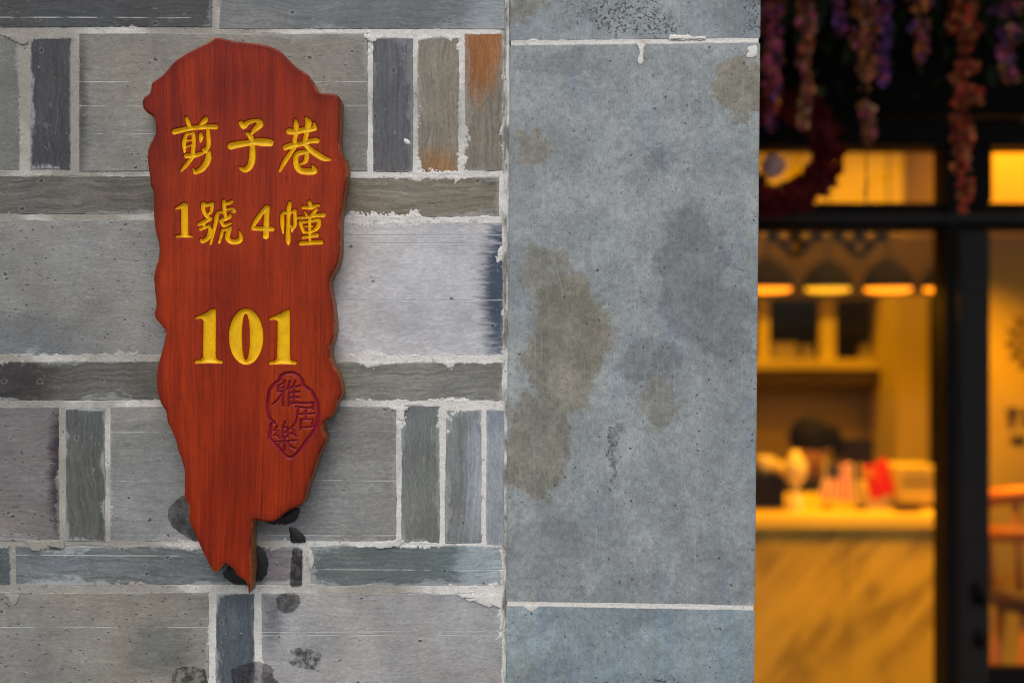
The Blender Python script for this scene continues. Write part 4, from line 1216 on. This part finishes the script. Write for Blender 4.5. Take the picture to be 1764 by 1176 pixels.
# flower emblem and lines of lettering on the partition
MAT_INK = simple('dark_brown_print', (0.025, 0.014, 0.006), 0.9, 0.3, 20, **{'Specular IOR Level': 0.05})
em = thing('wall_emblem', 'dark flower emblem with pointed petals fixed to the yellow partition', 'emblem', P(1790, 588, 4.495))
cen = P(1790, 588, 4.494); s4 = K * 4.5 / D
for ringr, nP, ln_, wd_, ph in ((46, 14, 26, 9, .1), (28, 10, 18, 7, .4)):
    for i in range(nP):
        a = 2 * math.pi * i / nP + ph
        d_ = Vector((math.cos(a), 0, math.sin(a))); t_v = Vector((-math.sin(a), 0, math.cos(a)))
        c = cen + d_ * ringr * s4
        pr = [(-ln_ / 2, 0), (-ln_ / 5, wd_ * .6), (ln_ / 5, wd_ * .55), (ln_ / 2, 0), (ln_ / 5, -wd_ * .55), (-ln_ / 5, -wd_ * .6)]
        vs = [c + d_ * u * s4 + t_v * v_ * s4 + Vector((0, 0.003, 0)) for u, v_ in pr] + [c + Vector((0, -0.012, 0))]
        obj('petal', vs, [(k, (k + 1) % 6, 6) for k in range(6)], MAT_INK, em)
ctrl = P(1790, 588, 4.49)
bm = bmesh.new(); bmesh.ops.create_icosphere(bm, subdivisions=2, radius=1)
bmesh.ops.scale(bm, vec=(.035, .012, .035), verts=bm.verts); bmesh.ops.translate(bm, verts=bm.verts, vec=ctrl)
from_bm('flower_centre', bm, MAT_INK, em, True)
lp = pbox('brushed_lettering', 1733, 1852, 700, 706, 4.492, 4.498, MAT_INK)
bm = bmesh.new()
for r0, segs in ((704, [(1733, 1756), (1762, 1790), (1800, 1830)]), (722, [(1736, 1748), (1760, 1790), (1800, 1826)]), (752, [(1740, 1768), (1778, 1800), (1806, 1828)])):
    for a, b in segs:
        for dy, hh in ((0, 4), (8, 3)):
            q0, q1 = P(a, r0 + dy, 4.4955), P(b, r0 + dy + hh, 4.4955)
            bm_box(bm, q0.x, q1.x, q0.y - .003, q0.y + .002, q1.z, q0.z)
        q0, q1 = P((a + b) / 2 - 2, r0 - 3, 4.4935), P((a + b) / 2 + 2, r0 + 14, 4.4935)
        bm_box(bm, q0.x, q1.x, q0.y - .003, q0.y + .002, q1.z, q0.z)
bpy.data.objects.remove(lp)
lp = from_bm('brushed_lettering', bm, MAT_INK); lp['kind'] = 'stuff'; tag(lp, 'dark illegible lettering below the flower emblem on the yellow partition', 'lettering')

# bentwood stool with a curved back
MAT_ORW = simple('orange_varnished_bentwood', (0.50, 0.17, 0.03), 0.35, 0.15, 15)
MAT_DKBROWN = simple('brown_leather', (0.07, 0.03, 0.012), 0.5, 0.2, 15)
stl = thing('bar_stool', 'bar stool with curved orange bentwood back rails behind the shop window', 'stool', (X(1792, 3.9), 3.9 - D, 0.008))
sx, sy = stl.location.x, stl.location.y
def arc(r, z, a0, a1, n=16, sag=0.0): return [(sx + r * math.cos(a), sy + r * math.sin(a) * .85, z + sag * math.sin((a - a0) / (a1 - a0) * math.pi)) for a in [a0 + (a1 - a0) * i / n for i in range(n + 1)]]
tube('back_rail', arc(.185, 1.10, R(165), R(375), 20, .05), .030, MAT_ORW, stl)
tube('back_rail', arc(.175, .985, R(165), R(375), 20, .03), .028, MAT_ORW, stl)
lathe('seat', [(0, .74), (.15, .74), (.18, .76), (.18, .80), (.15, .83), (0, .835)], sx, sy, MAT_DKBROWN, stl)
for a in (R(45), R(135), R(225), R(315)):
    tube('leg', [(sx + .13 * math.cos(a), sy + .13 * math.sin(a), .75), (sx + .2 * math.cos(a), sy + .2 * math.sin(a), .008)], .016, MAT_ORW, stl)
for a in (R(175), R(225), R(315), R(365)):
    tube('back_spindle', [(sx + .16 * math.cos(a), sy + .14 * math.sin(a), .81), (sx + .185 * math.cos(a), sy + .155 * math.sin(a), 1.11)], .012, MAT_ORW, stl)
tube('foot_ring', [(sx + .175 * math.cos(2 * math.pi * i / 24), sy + .175 * math.sin(2 * math.pi * i / 24), .28) for i in range(25)], .009, MAT_ORW, stl)

# ---- things on the counter
ZI = 4.34
def on(px, Z=ZI): return X(px, Z), Z - D
MAT_CUP = simple('white_ceramic', (0.80, 0.68, 0.34), 0.25, 0.05, 10)
MAT_DBOX = simple('black_plastic', (0.010, 0.008, 0.007), 0.5, 0.2, 20, **{'Specular IOR Level': 0.15})
hpx = K * ZI / D
cb = box('till_box', X(1255, ZI), X(1352, ZI), ZI - D, ZI - D + .26, ktop, ktop + 56 * hpx, MAT_DBOX, None, .006)
tag(cb, 'black box on the counter carrying two white cups', 'box')
for px_, lab in ((1318, 'white cup on the black box, with a saucer, beside the stone pier'), (1342, 'white cup on the edge of the black box beside the ceramic stand')):
    zx = ktop + 56 * hpx
    t = thing('cup', lab, 'cup', (*on(px_, ZI + .06), zx), 'cups on the black box')
    cx_, cy_ = on(px_, ZI + .06)
    r = .036 if px_ == 1318 else .024
    lathe('cup_body', [(0, zx + .001), (r * .6, zx + .001), (r * .9, zx + r * .8), (r, zx + r * 2), (r * .92, zx + r * 2), (r * .8, zx + r * .8), (0, zx + .012)], cx_, cy_, MAT_CUP, t)
    tube('cup_handle', [(cx_ + r * .95, cy_, zx + r * 1.7), (cx_ + r * 1.5, cy_, zx + r * 1.4), (cx_ + r * 1.4, cy_, zx + r * .7), (cx_ + r * .85, cy_, zx + r * .6)], .004, MAT_CUP, t, 8)
cx_, cy_ = on(1370, ZI - .03)
vs_ = lathe('ceramic_stand', [(0, ktop), (.034, ktop), (.036, ktop + .02), (.024, ktop + .055), (.010, ktop + .075), (.012, ktop + .09), (.034, ktop + .115), (.046, ktop + .15), (.042, ktop + .185), (.022, ktop + .205), (.018, ktop + .225), (0, ktop + .225)], cx_, cy_, MAT_CUP)
tag(vs_, 'white ceramic stand with a round body on the counter beside the striped flag', 'ornament')
def desk_flag(name, label, px, base_px, mat, corners, pole_top):
    bx_, by_ = on(base_px, ZI)
    t = thing(name, label, 'flag', (bx_, by_, ktop))
    lathe('flag_base', [(0, ktop), (.022, ktop), (.022, ktop + .008), (.006, ktop + .014), (0, ktop + .014)], bx_, by_, MAT_DBOX, t, 16)
    pt = P(*pole_top, ZI)
    tube('flag_pole', [(bx_, by_, ktop + .012), pt], .003, MAT_CUP, t, 8)
    (tl, tr, br, bl) = [P(*c, ZI) for c in corners]
    nu, nv = 16, 10; verts = []; fcs = []
    for i in range(nu + 1):
        for j in range(nv + 1):
            u, v = i / nu, j / nv
            q = tl.lerp(tr, u).lerp(bl.lerp(br, u), v)
            q = q + Vector((0, .010 * math.sin(u * 9 + v * 2) - .006, 0))
            verts.append(q)
    for i in range(nu):
        for j in range(nv):
            a = i * (nv + 1) + j; fcs.append((a, a + nv + 1, a + nv + 2, a + 1))
    o = obj('flag_cloth', verts, fcs, mat, t, True)
    uvl = o.data.uv_layers.new(name='UVMap')
    for poly in o.data.polygons:
        for li in poly.loop_indices:
            vi = o.data.loops[li].vertex_index
            uvl.data[li].uv = ((vi // (nv + 1)) / nu, (vi % (nv + 1)) / nv)
    so_ = o.modifiers.new('thickness', 'SOLIDIFY'); so_.thickness = .001
    return t
def flag_uv(m):
    return m.xyz(m.n('ShaderNodeUVMap', uv_map='UVMap').outputs[0])
m = M('striped_flag_print'); u_, v_, _ = flag_uv(m)
st = m.rng(m.math('SINE', m.math('MULTIPLY', u_, 2 * math.pi * 6.5)), -.2, .2)
c = m.mix(st, (0.62, 0.02, 0.012), (0.78, 0.72, 0.64))
cant = m.math('MULTIPLY', m.math('LESS_THAN', u_, .5), m.math('LESS_THAN', v_, .42))
MAT_FS = m.set(m.mix(cant, c, (0.03, 0.03, 0.12)), .8)
m = M('red_flag_print'); u_, v_, _ = flag_uv(m)
def dot(cu_, cv_, r_): return m.math('LESS_THAN', m.vmath('LENGTH', m.comb(m.math('SUBTRACT', u_, cu_), m.math('MULTIPLY', m.math('SUBTRACT', v_, cv_), 1.35), 0)), r_)
c = m.mix(dot(.2, .24, .15), (0.66, 0.006, 0.004), (0.85, 0.45, 0.02))
for cu_, cv_ in ((.42, .10), (.48, .22), (.48, .38), (.42, .48)): c = m.mix(dot(cu_, cv_, .04), c, (0.85, 0.45, 0.02))
MAT_FR = m.set(c, .7)
desk_flag('desk_flag', 'small desk flag with red and white stripes and dark corner on the counter', 1440, 1424, MAT_FS, [(1424, 799), (1468, 797), (1470, 863), (1410, 858)], (1421, 790))
desk_flag('desk_flag', 'small red desk flag with yellow star tilted above the cream holder', 1510, 1484, MAT_FR, [(1486, 804), (1526, 789), (1540, 848), (1502, 861)], (1483, 798))
hb = crate('paper_holder', 1484, 1538, 832, 878, ZI + .05, .08, MAT_WHITE, 'cream paper holder standing on the counter below the red flag', 'holder')
pr_ = thing('receipt_printer', 'cream receipt printer on the counter with dark feet', 'printer', (*on(1582), ktop))
bx0, bx1 = X(1544, ZI), X(1622, ZI)
box('printer_body', bx0, bx1, ZI - D, ZI - D + .2, ktop + .016, ktop + 72 * hpx, MAT_CREAM, pr_, .01)
box('paper_slot', bx0 + .02, bx1 - .02, ZI - D - .004, ZI - D + .01, ktop + 42 * hpx, ktop + 46 * hpx, MAT_BROWN, pr_)
box('paper_slot', bx0 + .02, bx1 - .02, ZI - D - .004, ZI - D + .01, ktop + 58 * hpx, ktop + 60 * hpx, MAT_BROWN, pr_)
for a in (bx0 + .01, bx1 - .05): box('foot', a, a + .04, ZI - D + .01, ZI - D + .15, ktop, ktop + .0165, MAT_DBOX, pr_)
crate('card_tray', 1546, 1590, 868, 879, ZI - .10, .06, MAT_BROWN, 'low brown card tray on the counter before the printer', 'tray')
mon = thing('monitor', 'black computer monitor standing behind the counter beside the person', 'monitor', (X(1481, 4.72), 4.72 - D, ktop))
pbox('screen', 1456, 1505, 756, 802, 4.72, 4.76, MAT_DBOX, mon, .006)
pbox('stand', 1475, 1487, 798, 850, 4.745, 4.765, MAT_DBOX, mon)
box('base', mon.location.x - .08, mon.location.x + .08, 4.66 - D, 4.80 - D, ktop, ktop + .01, MAT_DBOX, mon)

# ---- person sitting behind the counter, head bowed
ZP = 5.02
pxx, pyy = X(1394, ZP), ZP - D
htop = H(722, ZP)
per = thing('person', 'person in a black top with dark tied hair bowed behind the counter', 'person', (pxx, pyy, 0.008))
MAT_SKIN = simple('skin', (0.42, 0.22, 0.13), 0.55, 0.08, 20)
MAT_TOP = simple('black_top', (0.012, 0.011, 0.012), 0.8, 0.2, 20)
MAT_HAIR = simple('black_hair', (0.006, 0.005, 0.004), 0.7, 0.3, 60, **{'Specular IOR Level': 0.1})
zb = htop
J = {}
def j(n_, x_, y_, z_, r_): J[n_] = (Vector((x_, y_, z_)), r_)
j('pelvis', 0, .10, zb - .80, .15); j('waist', 0, .09, zb - .62, .135); j('chest', 0, .06, zb - .42, .15); j('upper', 0, .04, zb - .31, .10)
j('neck', 0, .01, zb - .235, .052); j('head0', 0, -.03, zb - .17, .07); j('head1', 0, -.035, zb - .10, .085); j('head2', 0, -.02, zb - .06, .075)
for s, k in ((1, 'l'), (-1, 'r')):
    j(k + 'sh', s * .165, .05, zb - .32, .062); j(k + 'el', s * .23, -.02, zb - .56, .045); j(k + 'wr', s * .12, -.20, zb - .60, .030)
    j(k + 'pa', s * .105, -.255, zb - .60, .033); 
    j(k + 'hip', s * .09, .06, zb - .83, .10); j(k + 'kn', s * .11, -.34, zb - .80, .068); j(k + 'an', s * .11, -.30, .10, .045); j(k + 'to', s * .11, -.44, .05, .040)
    for q in range(5):
        off = (q - 1.6) * .017
        if q == 4: a, b = (s * .105 - s * .035, -.245, zb - .60), (s * .105 - s * .05, -.285, zb - .605)
        else: a, b = (s * .105 - s * off, -.295, zb - .598), (s * .105 - s * off * 1.1, -.335 + abs(q - 1.3) * .006, zb - .612)
        j(f'{k}f{q}a', *a, .0095); j(f'{k}f{q}b', *b, .008)
E = [('pelvis', 'waist'), ('waist', 'chest'), ('chest', 'upper'), ('upper', 'neck'), ('neck', 'head0'), ('head0', 'head1'), ('head1', 'head2')]
for k in 'lr':
    E += [('upper', k + 'sh'), (k + 'sh', k + 'el'), (k + 'el', k + 'wr'), (k + 'wr', k + 'pa'), ('pelvis', k + 'hip'), (k + 'hip', k + 'kn'), (k + 'kn', k + 'an'), (k + 'an', k + 'to')]
    for q in range(5): E += [(k + 'pa', f'{k}f{q}a'), (f'{k}f{q}a', f'{k}f{q}b')]
names = list(J)
me = bpy.data.meshes.new('body')
me.from_pydata([J[n_][0] + Vector((0, 0, -0.008)) for n_ in names], [(names.index(a), names.index(b)) for a, b in E], [])
tmp = bpy.data.objects.new('body', me); COL.objects.link(tmp)
mod = tmp.modifiers.new('skin', 'SKIN')
for i, n_ in enumerate(names):
    me.skin_vertices[0].data[i].radius = (J[n_][1], J[n_][1])
    me.skin_vertices[0].data[i].use_root = n_ == 'pelvis'
tmp.modifiers.new('sub', 'SUBSURF').levels = 2
dg = bpy.context.evaluated_depsgraph_get(); dg.update()
bme = bpy.data.meshes.new_from_object(tmp.evaluated_get(dg))
bpy.data.objects.remove(tmp)
bme.materials.clear(); bme.materials.append(MAT_TOP); bme.materials.append(MAT_SKIN)
for pq in bme.polygons:
    c = pq.center
    pq.material_index = 1 if (c.z > zb - .26 or (c.y < -.205 and c.z > zb - .70 and abs(c.x) < .16 and c.z < zb - .5 and c.z > zb - .66)) else 0
    pq.use_smooth = True
bo = bpy.data.objects.new('body', bme); COL.objects.link(bo); bo.parent = per
def pw_(x_, y_, z_): return Vector((pxx + x_, pyy + y_, z_))
# hair cap with a tied tail to one side, brows, nose
bm = bmesh.new(); bmesh.ops.create_uvsphere(bm, u_segments=24, v_segments=16, radius=1)
bmesh.ops.scale(bm, vec=(.092, .105, .090), verts=bm.verts)
for v in bm.verts:
    if v.co.z < -.02 and v.co.y < -.02: v.co.y *= .55
bmesh.ops.rotate(bm, verts=bm.verts, cent=(0, 0, 0), matrix=Matrix.Rotation(R(28), 3, 'X'))
bmesh.ops.translate(bm, verts=bm.verts, vec=pw_(0, -.010, zb - .080))
hair = from_bm('hair', bm, MAT_HAIR, per, True)
tube('hair_tail', [pw_(.07, .03, zb - .05), pw_(.115, .04, zb - .055), pw_(.135, .03, zb - .11), pw_(.13, .02, zb - .19)], [.022, .032, .030, .012], MAT_HAIR, hair)
tube('nose', [pw_(0, -.118, zb - .135), pw_(0, -.132, zb - .165), pw_(0, -.118, zb - .175)], [.007, .011, .008], MAT_SKIN, per, 8)
for s in (1, -1): tube('eyebrow', [pw_(s * .018, -.118, zb - .118), pw_(s * .045, -.108, zb - .118)], .004, MAT_HAIR, per, 6)
tube('mouth', [pw_(-.02, -.104, zb - .197), pw_(0, -.108, zb - .199), pw_(.02, -.104, zb - .197)], .0045, simple('lips', (.30, .08, .07), .5), per, 6)
ch = thing('office_stool', 'plain dark stool under the person behind the counter', 'stool', (pxx, pyy + .12, 0.008))
zst = zb - .955
lathe('seat', [(0, zst - .05), (.19, zst - .05), (.20, zst - .02), (.18, zst), (0, zst)], pxx, pyy + .12, MAT_DBOX, ch)
for a in range(4): tube('leg', [(pxx + .12 * math.cos(a * 1.571 + .78), pyy + .12 + .12 * math.sin(a * 1.571 + .78), zst - .05), (pxx + .18 * math.cos(a * 1.571 + .78), pyy + .12 + .18 * math.sin(a * 1.571 + .78), .008)], .014, MAT_DBOX, ch)

# ------------------------------------------------------------------ hanging flowers, leaves and wreath in the porch
def attr_mat(name, rough=.7):
    m = M(name)
    c = m.attr('petal_colour', 'GEOMETRY', 'Color')
    n = m.rng(m.noise(m.obco(), 120, 3), .3, .7, .75, 1.2, False)
    m.set(m.mix(1.0, c, m.comb(n, n, n), 'MULTIPLY'), rough)
    return m.mat
MAT_PETAL = attr_mat('silk_petals')
MAT_LEAF = simple('dark_green_leaf', (0.018, 0.045, 0.012), .5, .4, 60)
MAT_STEM = simple('brown_stem', (0.05, 0.04, 0.02), .7)
def petals(name, items, parent, kind=None):
    """items: centre, size, colour"""
    verts = []; faces = []; cols = []
    for c, s, col in items:
        a = random.uniform(0, 6.28); b = random.uniform(-.9, .9)
        rx = Matrix.Rotation(a, 3, 'Z') @ Matrix.Rotation(b, 3, 'X')
        k = len(verts)
        shp = [(0, 0, -.5), (.42, .12, -.1), (.36, .22, .4), (0, .05, .55), (-.36, .22, .4), (-.42, .12, -.1)]
        for p in shp: verts.append(c + rx @ Vector(p) * s)
        faces += [(k, k + 1, k + 2, k + 3), (k, k + 3, k + 4, k + 5)]
        cols += [col] * 8
    o = obj(name, verts, faces, MAT_PETAL, parent)
    at = o.data.attributes.new('petal_colour', 'FLOAT_COLOR', 'CORNER')
    for i, c in enumerate(cols): at.data[i].color = (*c, 1)
    if kind: o['kind'] = kind
    return o
PAL = {'o': (.62, .20, .06), 'p': (.55, .10, .22), 'v': (.20, .08, .32), 'r': (.55, .06, .03), 'k': (.70, .32, .26), 'y': (.55, .33, .10)}
ZW = 2.5
STR = [  # px, bottom y, half width px, palette, bare stem to y, label
 (1330, 222, 19, 'ppvor', None, 'magenta and orange strand of hanging silk blossoms nearest the stone pier'),
 (1388, 222, 15, 'opyok', None, 'orange and pink strand of hanging blossoms above the wreath'),
 (1492, 248, 20, 'okoypo', 352, 'orange strand of hanging blossoms ending in a long bare stem'),
 (1524, 148, 14, 'vvpv', None, 'violet strand of hanging blossoms beside the orange strand with bare stem'),
 (1586, 132, 17, 'ovpo', None, 'short orange and violet strand of hanging blossoms over the transom pane'),
 (1660, 368, 21, 'rrooor', None, 'longest red orange strand of hanging blossoms in front of the black mullion'),
 (1738, 140, 26, 'voyp', None, 'wide violet and orange strand of hanging blossoms over the pane past the mullion'),
 (1445, 60, 12, 'pv', None, 'shortest pink and violet strand of hanging blossoms beside the wreath'),
]
porch_rod_z = H(-110, ZW)
rod = thing('flower_rail', 'dark rail under the porch ceiling from which the blossoms hang', 'rail', (X(1500, ZW), ZW - D, 2.8))
tube('rail_bar', [(X(1290, ZW), ZW - D, porch_rod_z), (X(2100, ZW), ZW - D, porch_rod_z)], .010, MAT_BLACK, rod)
for a in (1310, 2080): tube('rail_hanger', [(X(a, ZW), ZW - D, porch_rod_z), (X(a, ZW), ZW - D, 2.8)], .006, MAT_BLACK, rod, 8)
for (px_, yb_, hw, pal, bare, lab) in STR:
    t = thing('blossom_strand', lab, 'flowers', (X(px_, ZW), ZW - D, porch_rod_z), 'blossom strands hanging in the porch')
    yend = bare or yb_
    tube('stem', [(X(px_, ZW), ZW - D, porch_rod_z), P(px_, (yend - 110) / 2, ZW) + Vector((.003, 0, 0)), P(px_, yend, ZW)], .0016, MAT_STEM, t, 6)
    its = []
    n = int((yb_ + 100) * hw * 0.075)
    ph_ = random.uniform(0, 50)
    for i in range(n):
        f = (i + random.random()) / n
        py_ = -100 + (yb_ + 100) * f
        cl = float(fbm(np.array([py_ / 16.0]), np.array([ph_]), 3, 2)[0])
        if cl < -.28: continue
        wd = hw * (1.25 - .85 * f ** 1.5) * (0.9 + 1.1 * cl)
        sx_ = hw * .35 * float(vnoise(np.array([py_ / 26.0]), np.array([ph_ + 7]), 5)[0])
        a = random.uniform(0, 6.28); rr_ = math.sqrt(random.random()) * wd * K * ZW / D
        c = P(px_ + sx_, py_, ZW) + Vector((rr_ * math.cos(a), rr_ * math.sin(a), 0))
        col = PAL[random.choice(pal)]; k = random.choice((.35, .6, .9, 1.2, 1.6))
        its.append((c, random.uniform(8, 17) * K * ZW / D, tuple(min(1, q * k) for q in col)))
    if bare:
        for i in range(5): its.append((P(px_ + random.uniform(-4, 4), bare - 2 - 9 * i, ZW), 9 * K * ZW / D, PAL['y']))
    petals('blossoms', its, t, 'stuff')
# leaf garland along the rail
gl = thing('leaf_garland', 'dark green leaf garland along the rail above the blossoms', 'garland', (X(1560, ZW), ZW - D + .05, porch_rod_z))
verts = []; faces = []
for i in range(520):
    px_ = random.uniform(1300, 2060); py_ = -130 + abs(random.gauss(0, 1)) * 115
    if py_ > 195: continue
    c = P(px_, py_, ZW) + Vector((0, random.uniform(.04, .24), 0))
    s = random.uniform(26, 48) * K * ZW / D
    rx = Matrix.Rotation(random.uniform(0, 6.28), 3, 'Z') @ Matrix.Rotation(random.uniform(-1.2, .4), 3, 'X')
    k = len(verts)
    for p in [(0, 0, .5), (.22, .06, .1), (.16, .05, -.25), (0, 0, -.55), (-.16, .05, -.25), (-.22, .06, .1)]: verts.append(c + rx @ Vector(p) * s)
    faces += [(k, k + 1, k + 2, k + 3), (k, k + 3, k + 4, k + 5)]
lv = obj('leaf_mass', verts, faces, MAT_LEAF, gl); lv['kind'] = 'stuff'
tube('garland_cord', [(X(1295, ZW), ZW - D + .06, porch_rod_z + .01), (X(2090, ZW), ZW - D + .06, porch_rod_z + .01)], .006, MAT_STEM, gl)
# wreath
ZR = 2.85
wr = thing('wreath', 'dark red ruffled wreath with a pale rosette hanging before the transom', 'wreath', P(1342, 262, ZR))
wc = P(1342, 262, ZR); hr = K * ZR / D
its = []
for i in range(1100):
    a = random.uniform(0, 6.28); b = random.uniform(0, 6.28); q = math.sqrt(random.random()) * 27
    rad = 84 + q * math.cos(b)
    c = wc + Vector((rad * math.cos(a) * hr, q * .8 * math.sin(b) * hr, rad * math.sin(a) * hr * 1.02))
    k = random.uniform(.5, 1.3)
    its.append((c, random.uniform(14, 24) * hr, (.19 * k, .002 * k, .004 * k)))
pw2 = petals('ruffles', its, wr, 'stuff')
tube('wreath_ring', [wc + Vector((84 * hr * math.cos(2 * math.pi * i / 32), 0, 84 * hr * math.sin(2 * math.pi * i / 32))) for i in range(33)], .012, simple('dark_red_cord', (.08, .004, .005), .8), wr, 8)
tube('hanging_cord', [wc + Vector((0, 0, 84 * hr)), wc + Vector((0, .02, 2.8 - wc.z))], .002, MAT_STEM, wr, 6)
its = []
for i in range(140):
    v = Vector((random.gauss(0, 1), random.gauss(0, 1), random.gauss(0, 1))).normalized() * 17 * hr * random.random() ** .4
    its.append((P(1332, 286, ZR - .03) + v, random.uniform(9, 15) * hr, (.92, .62, .60)))
petals('rosette', its, wr)
tube('rosette_pin', [P(1332, 286, ZR - .03), P(1300, 320, ZR)], .003, MAT_STEM, wr, 6)
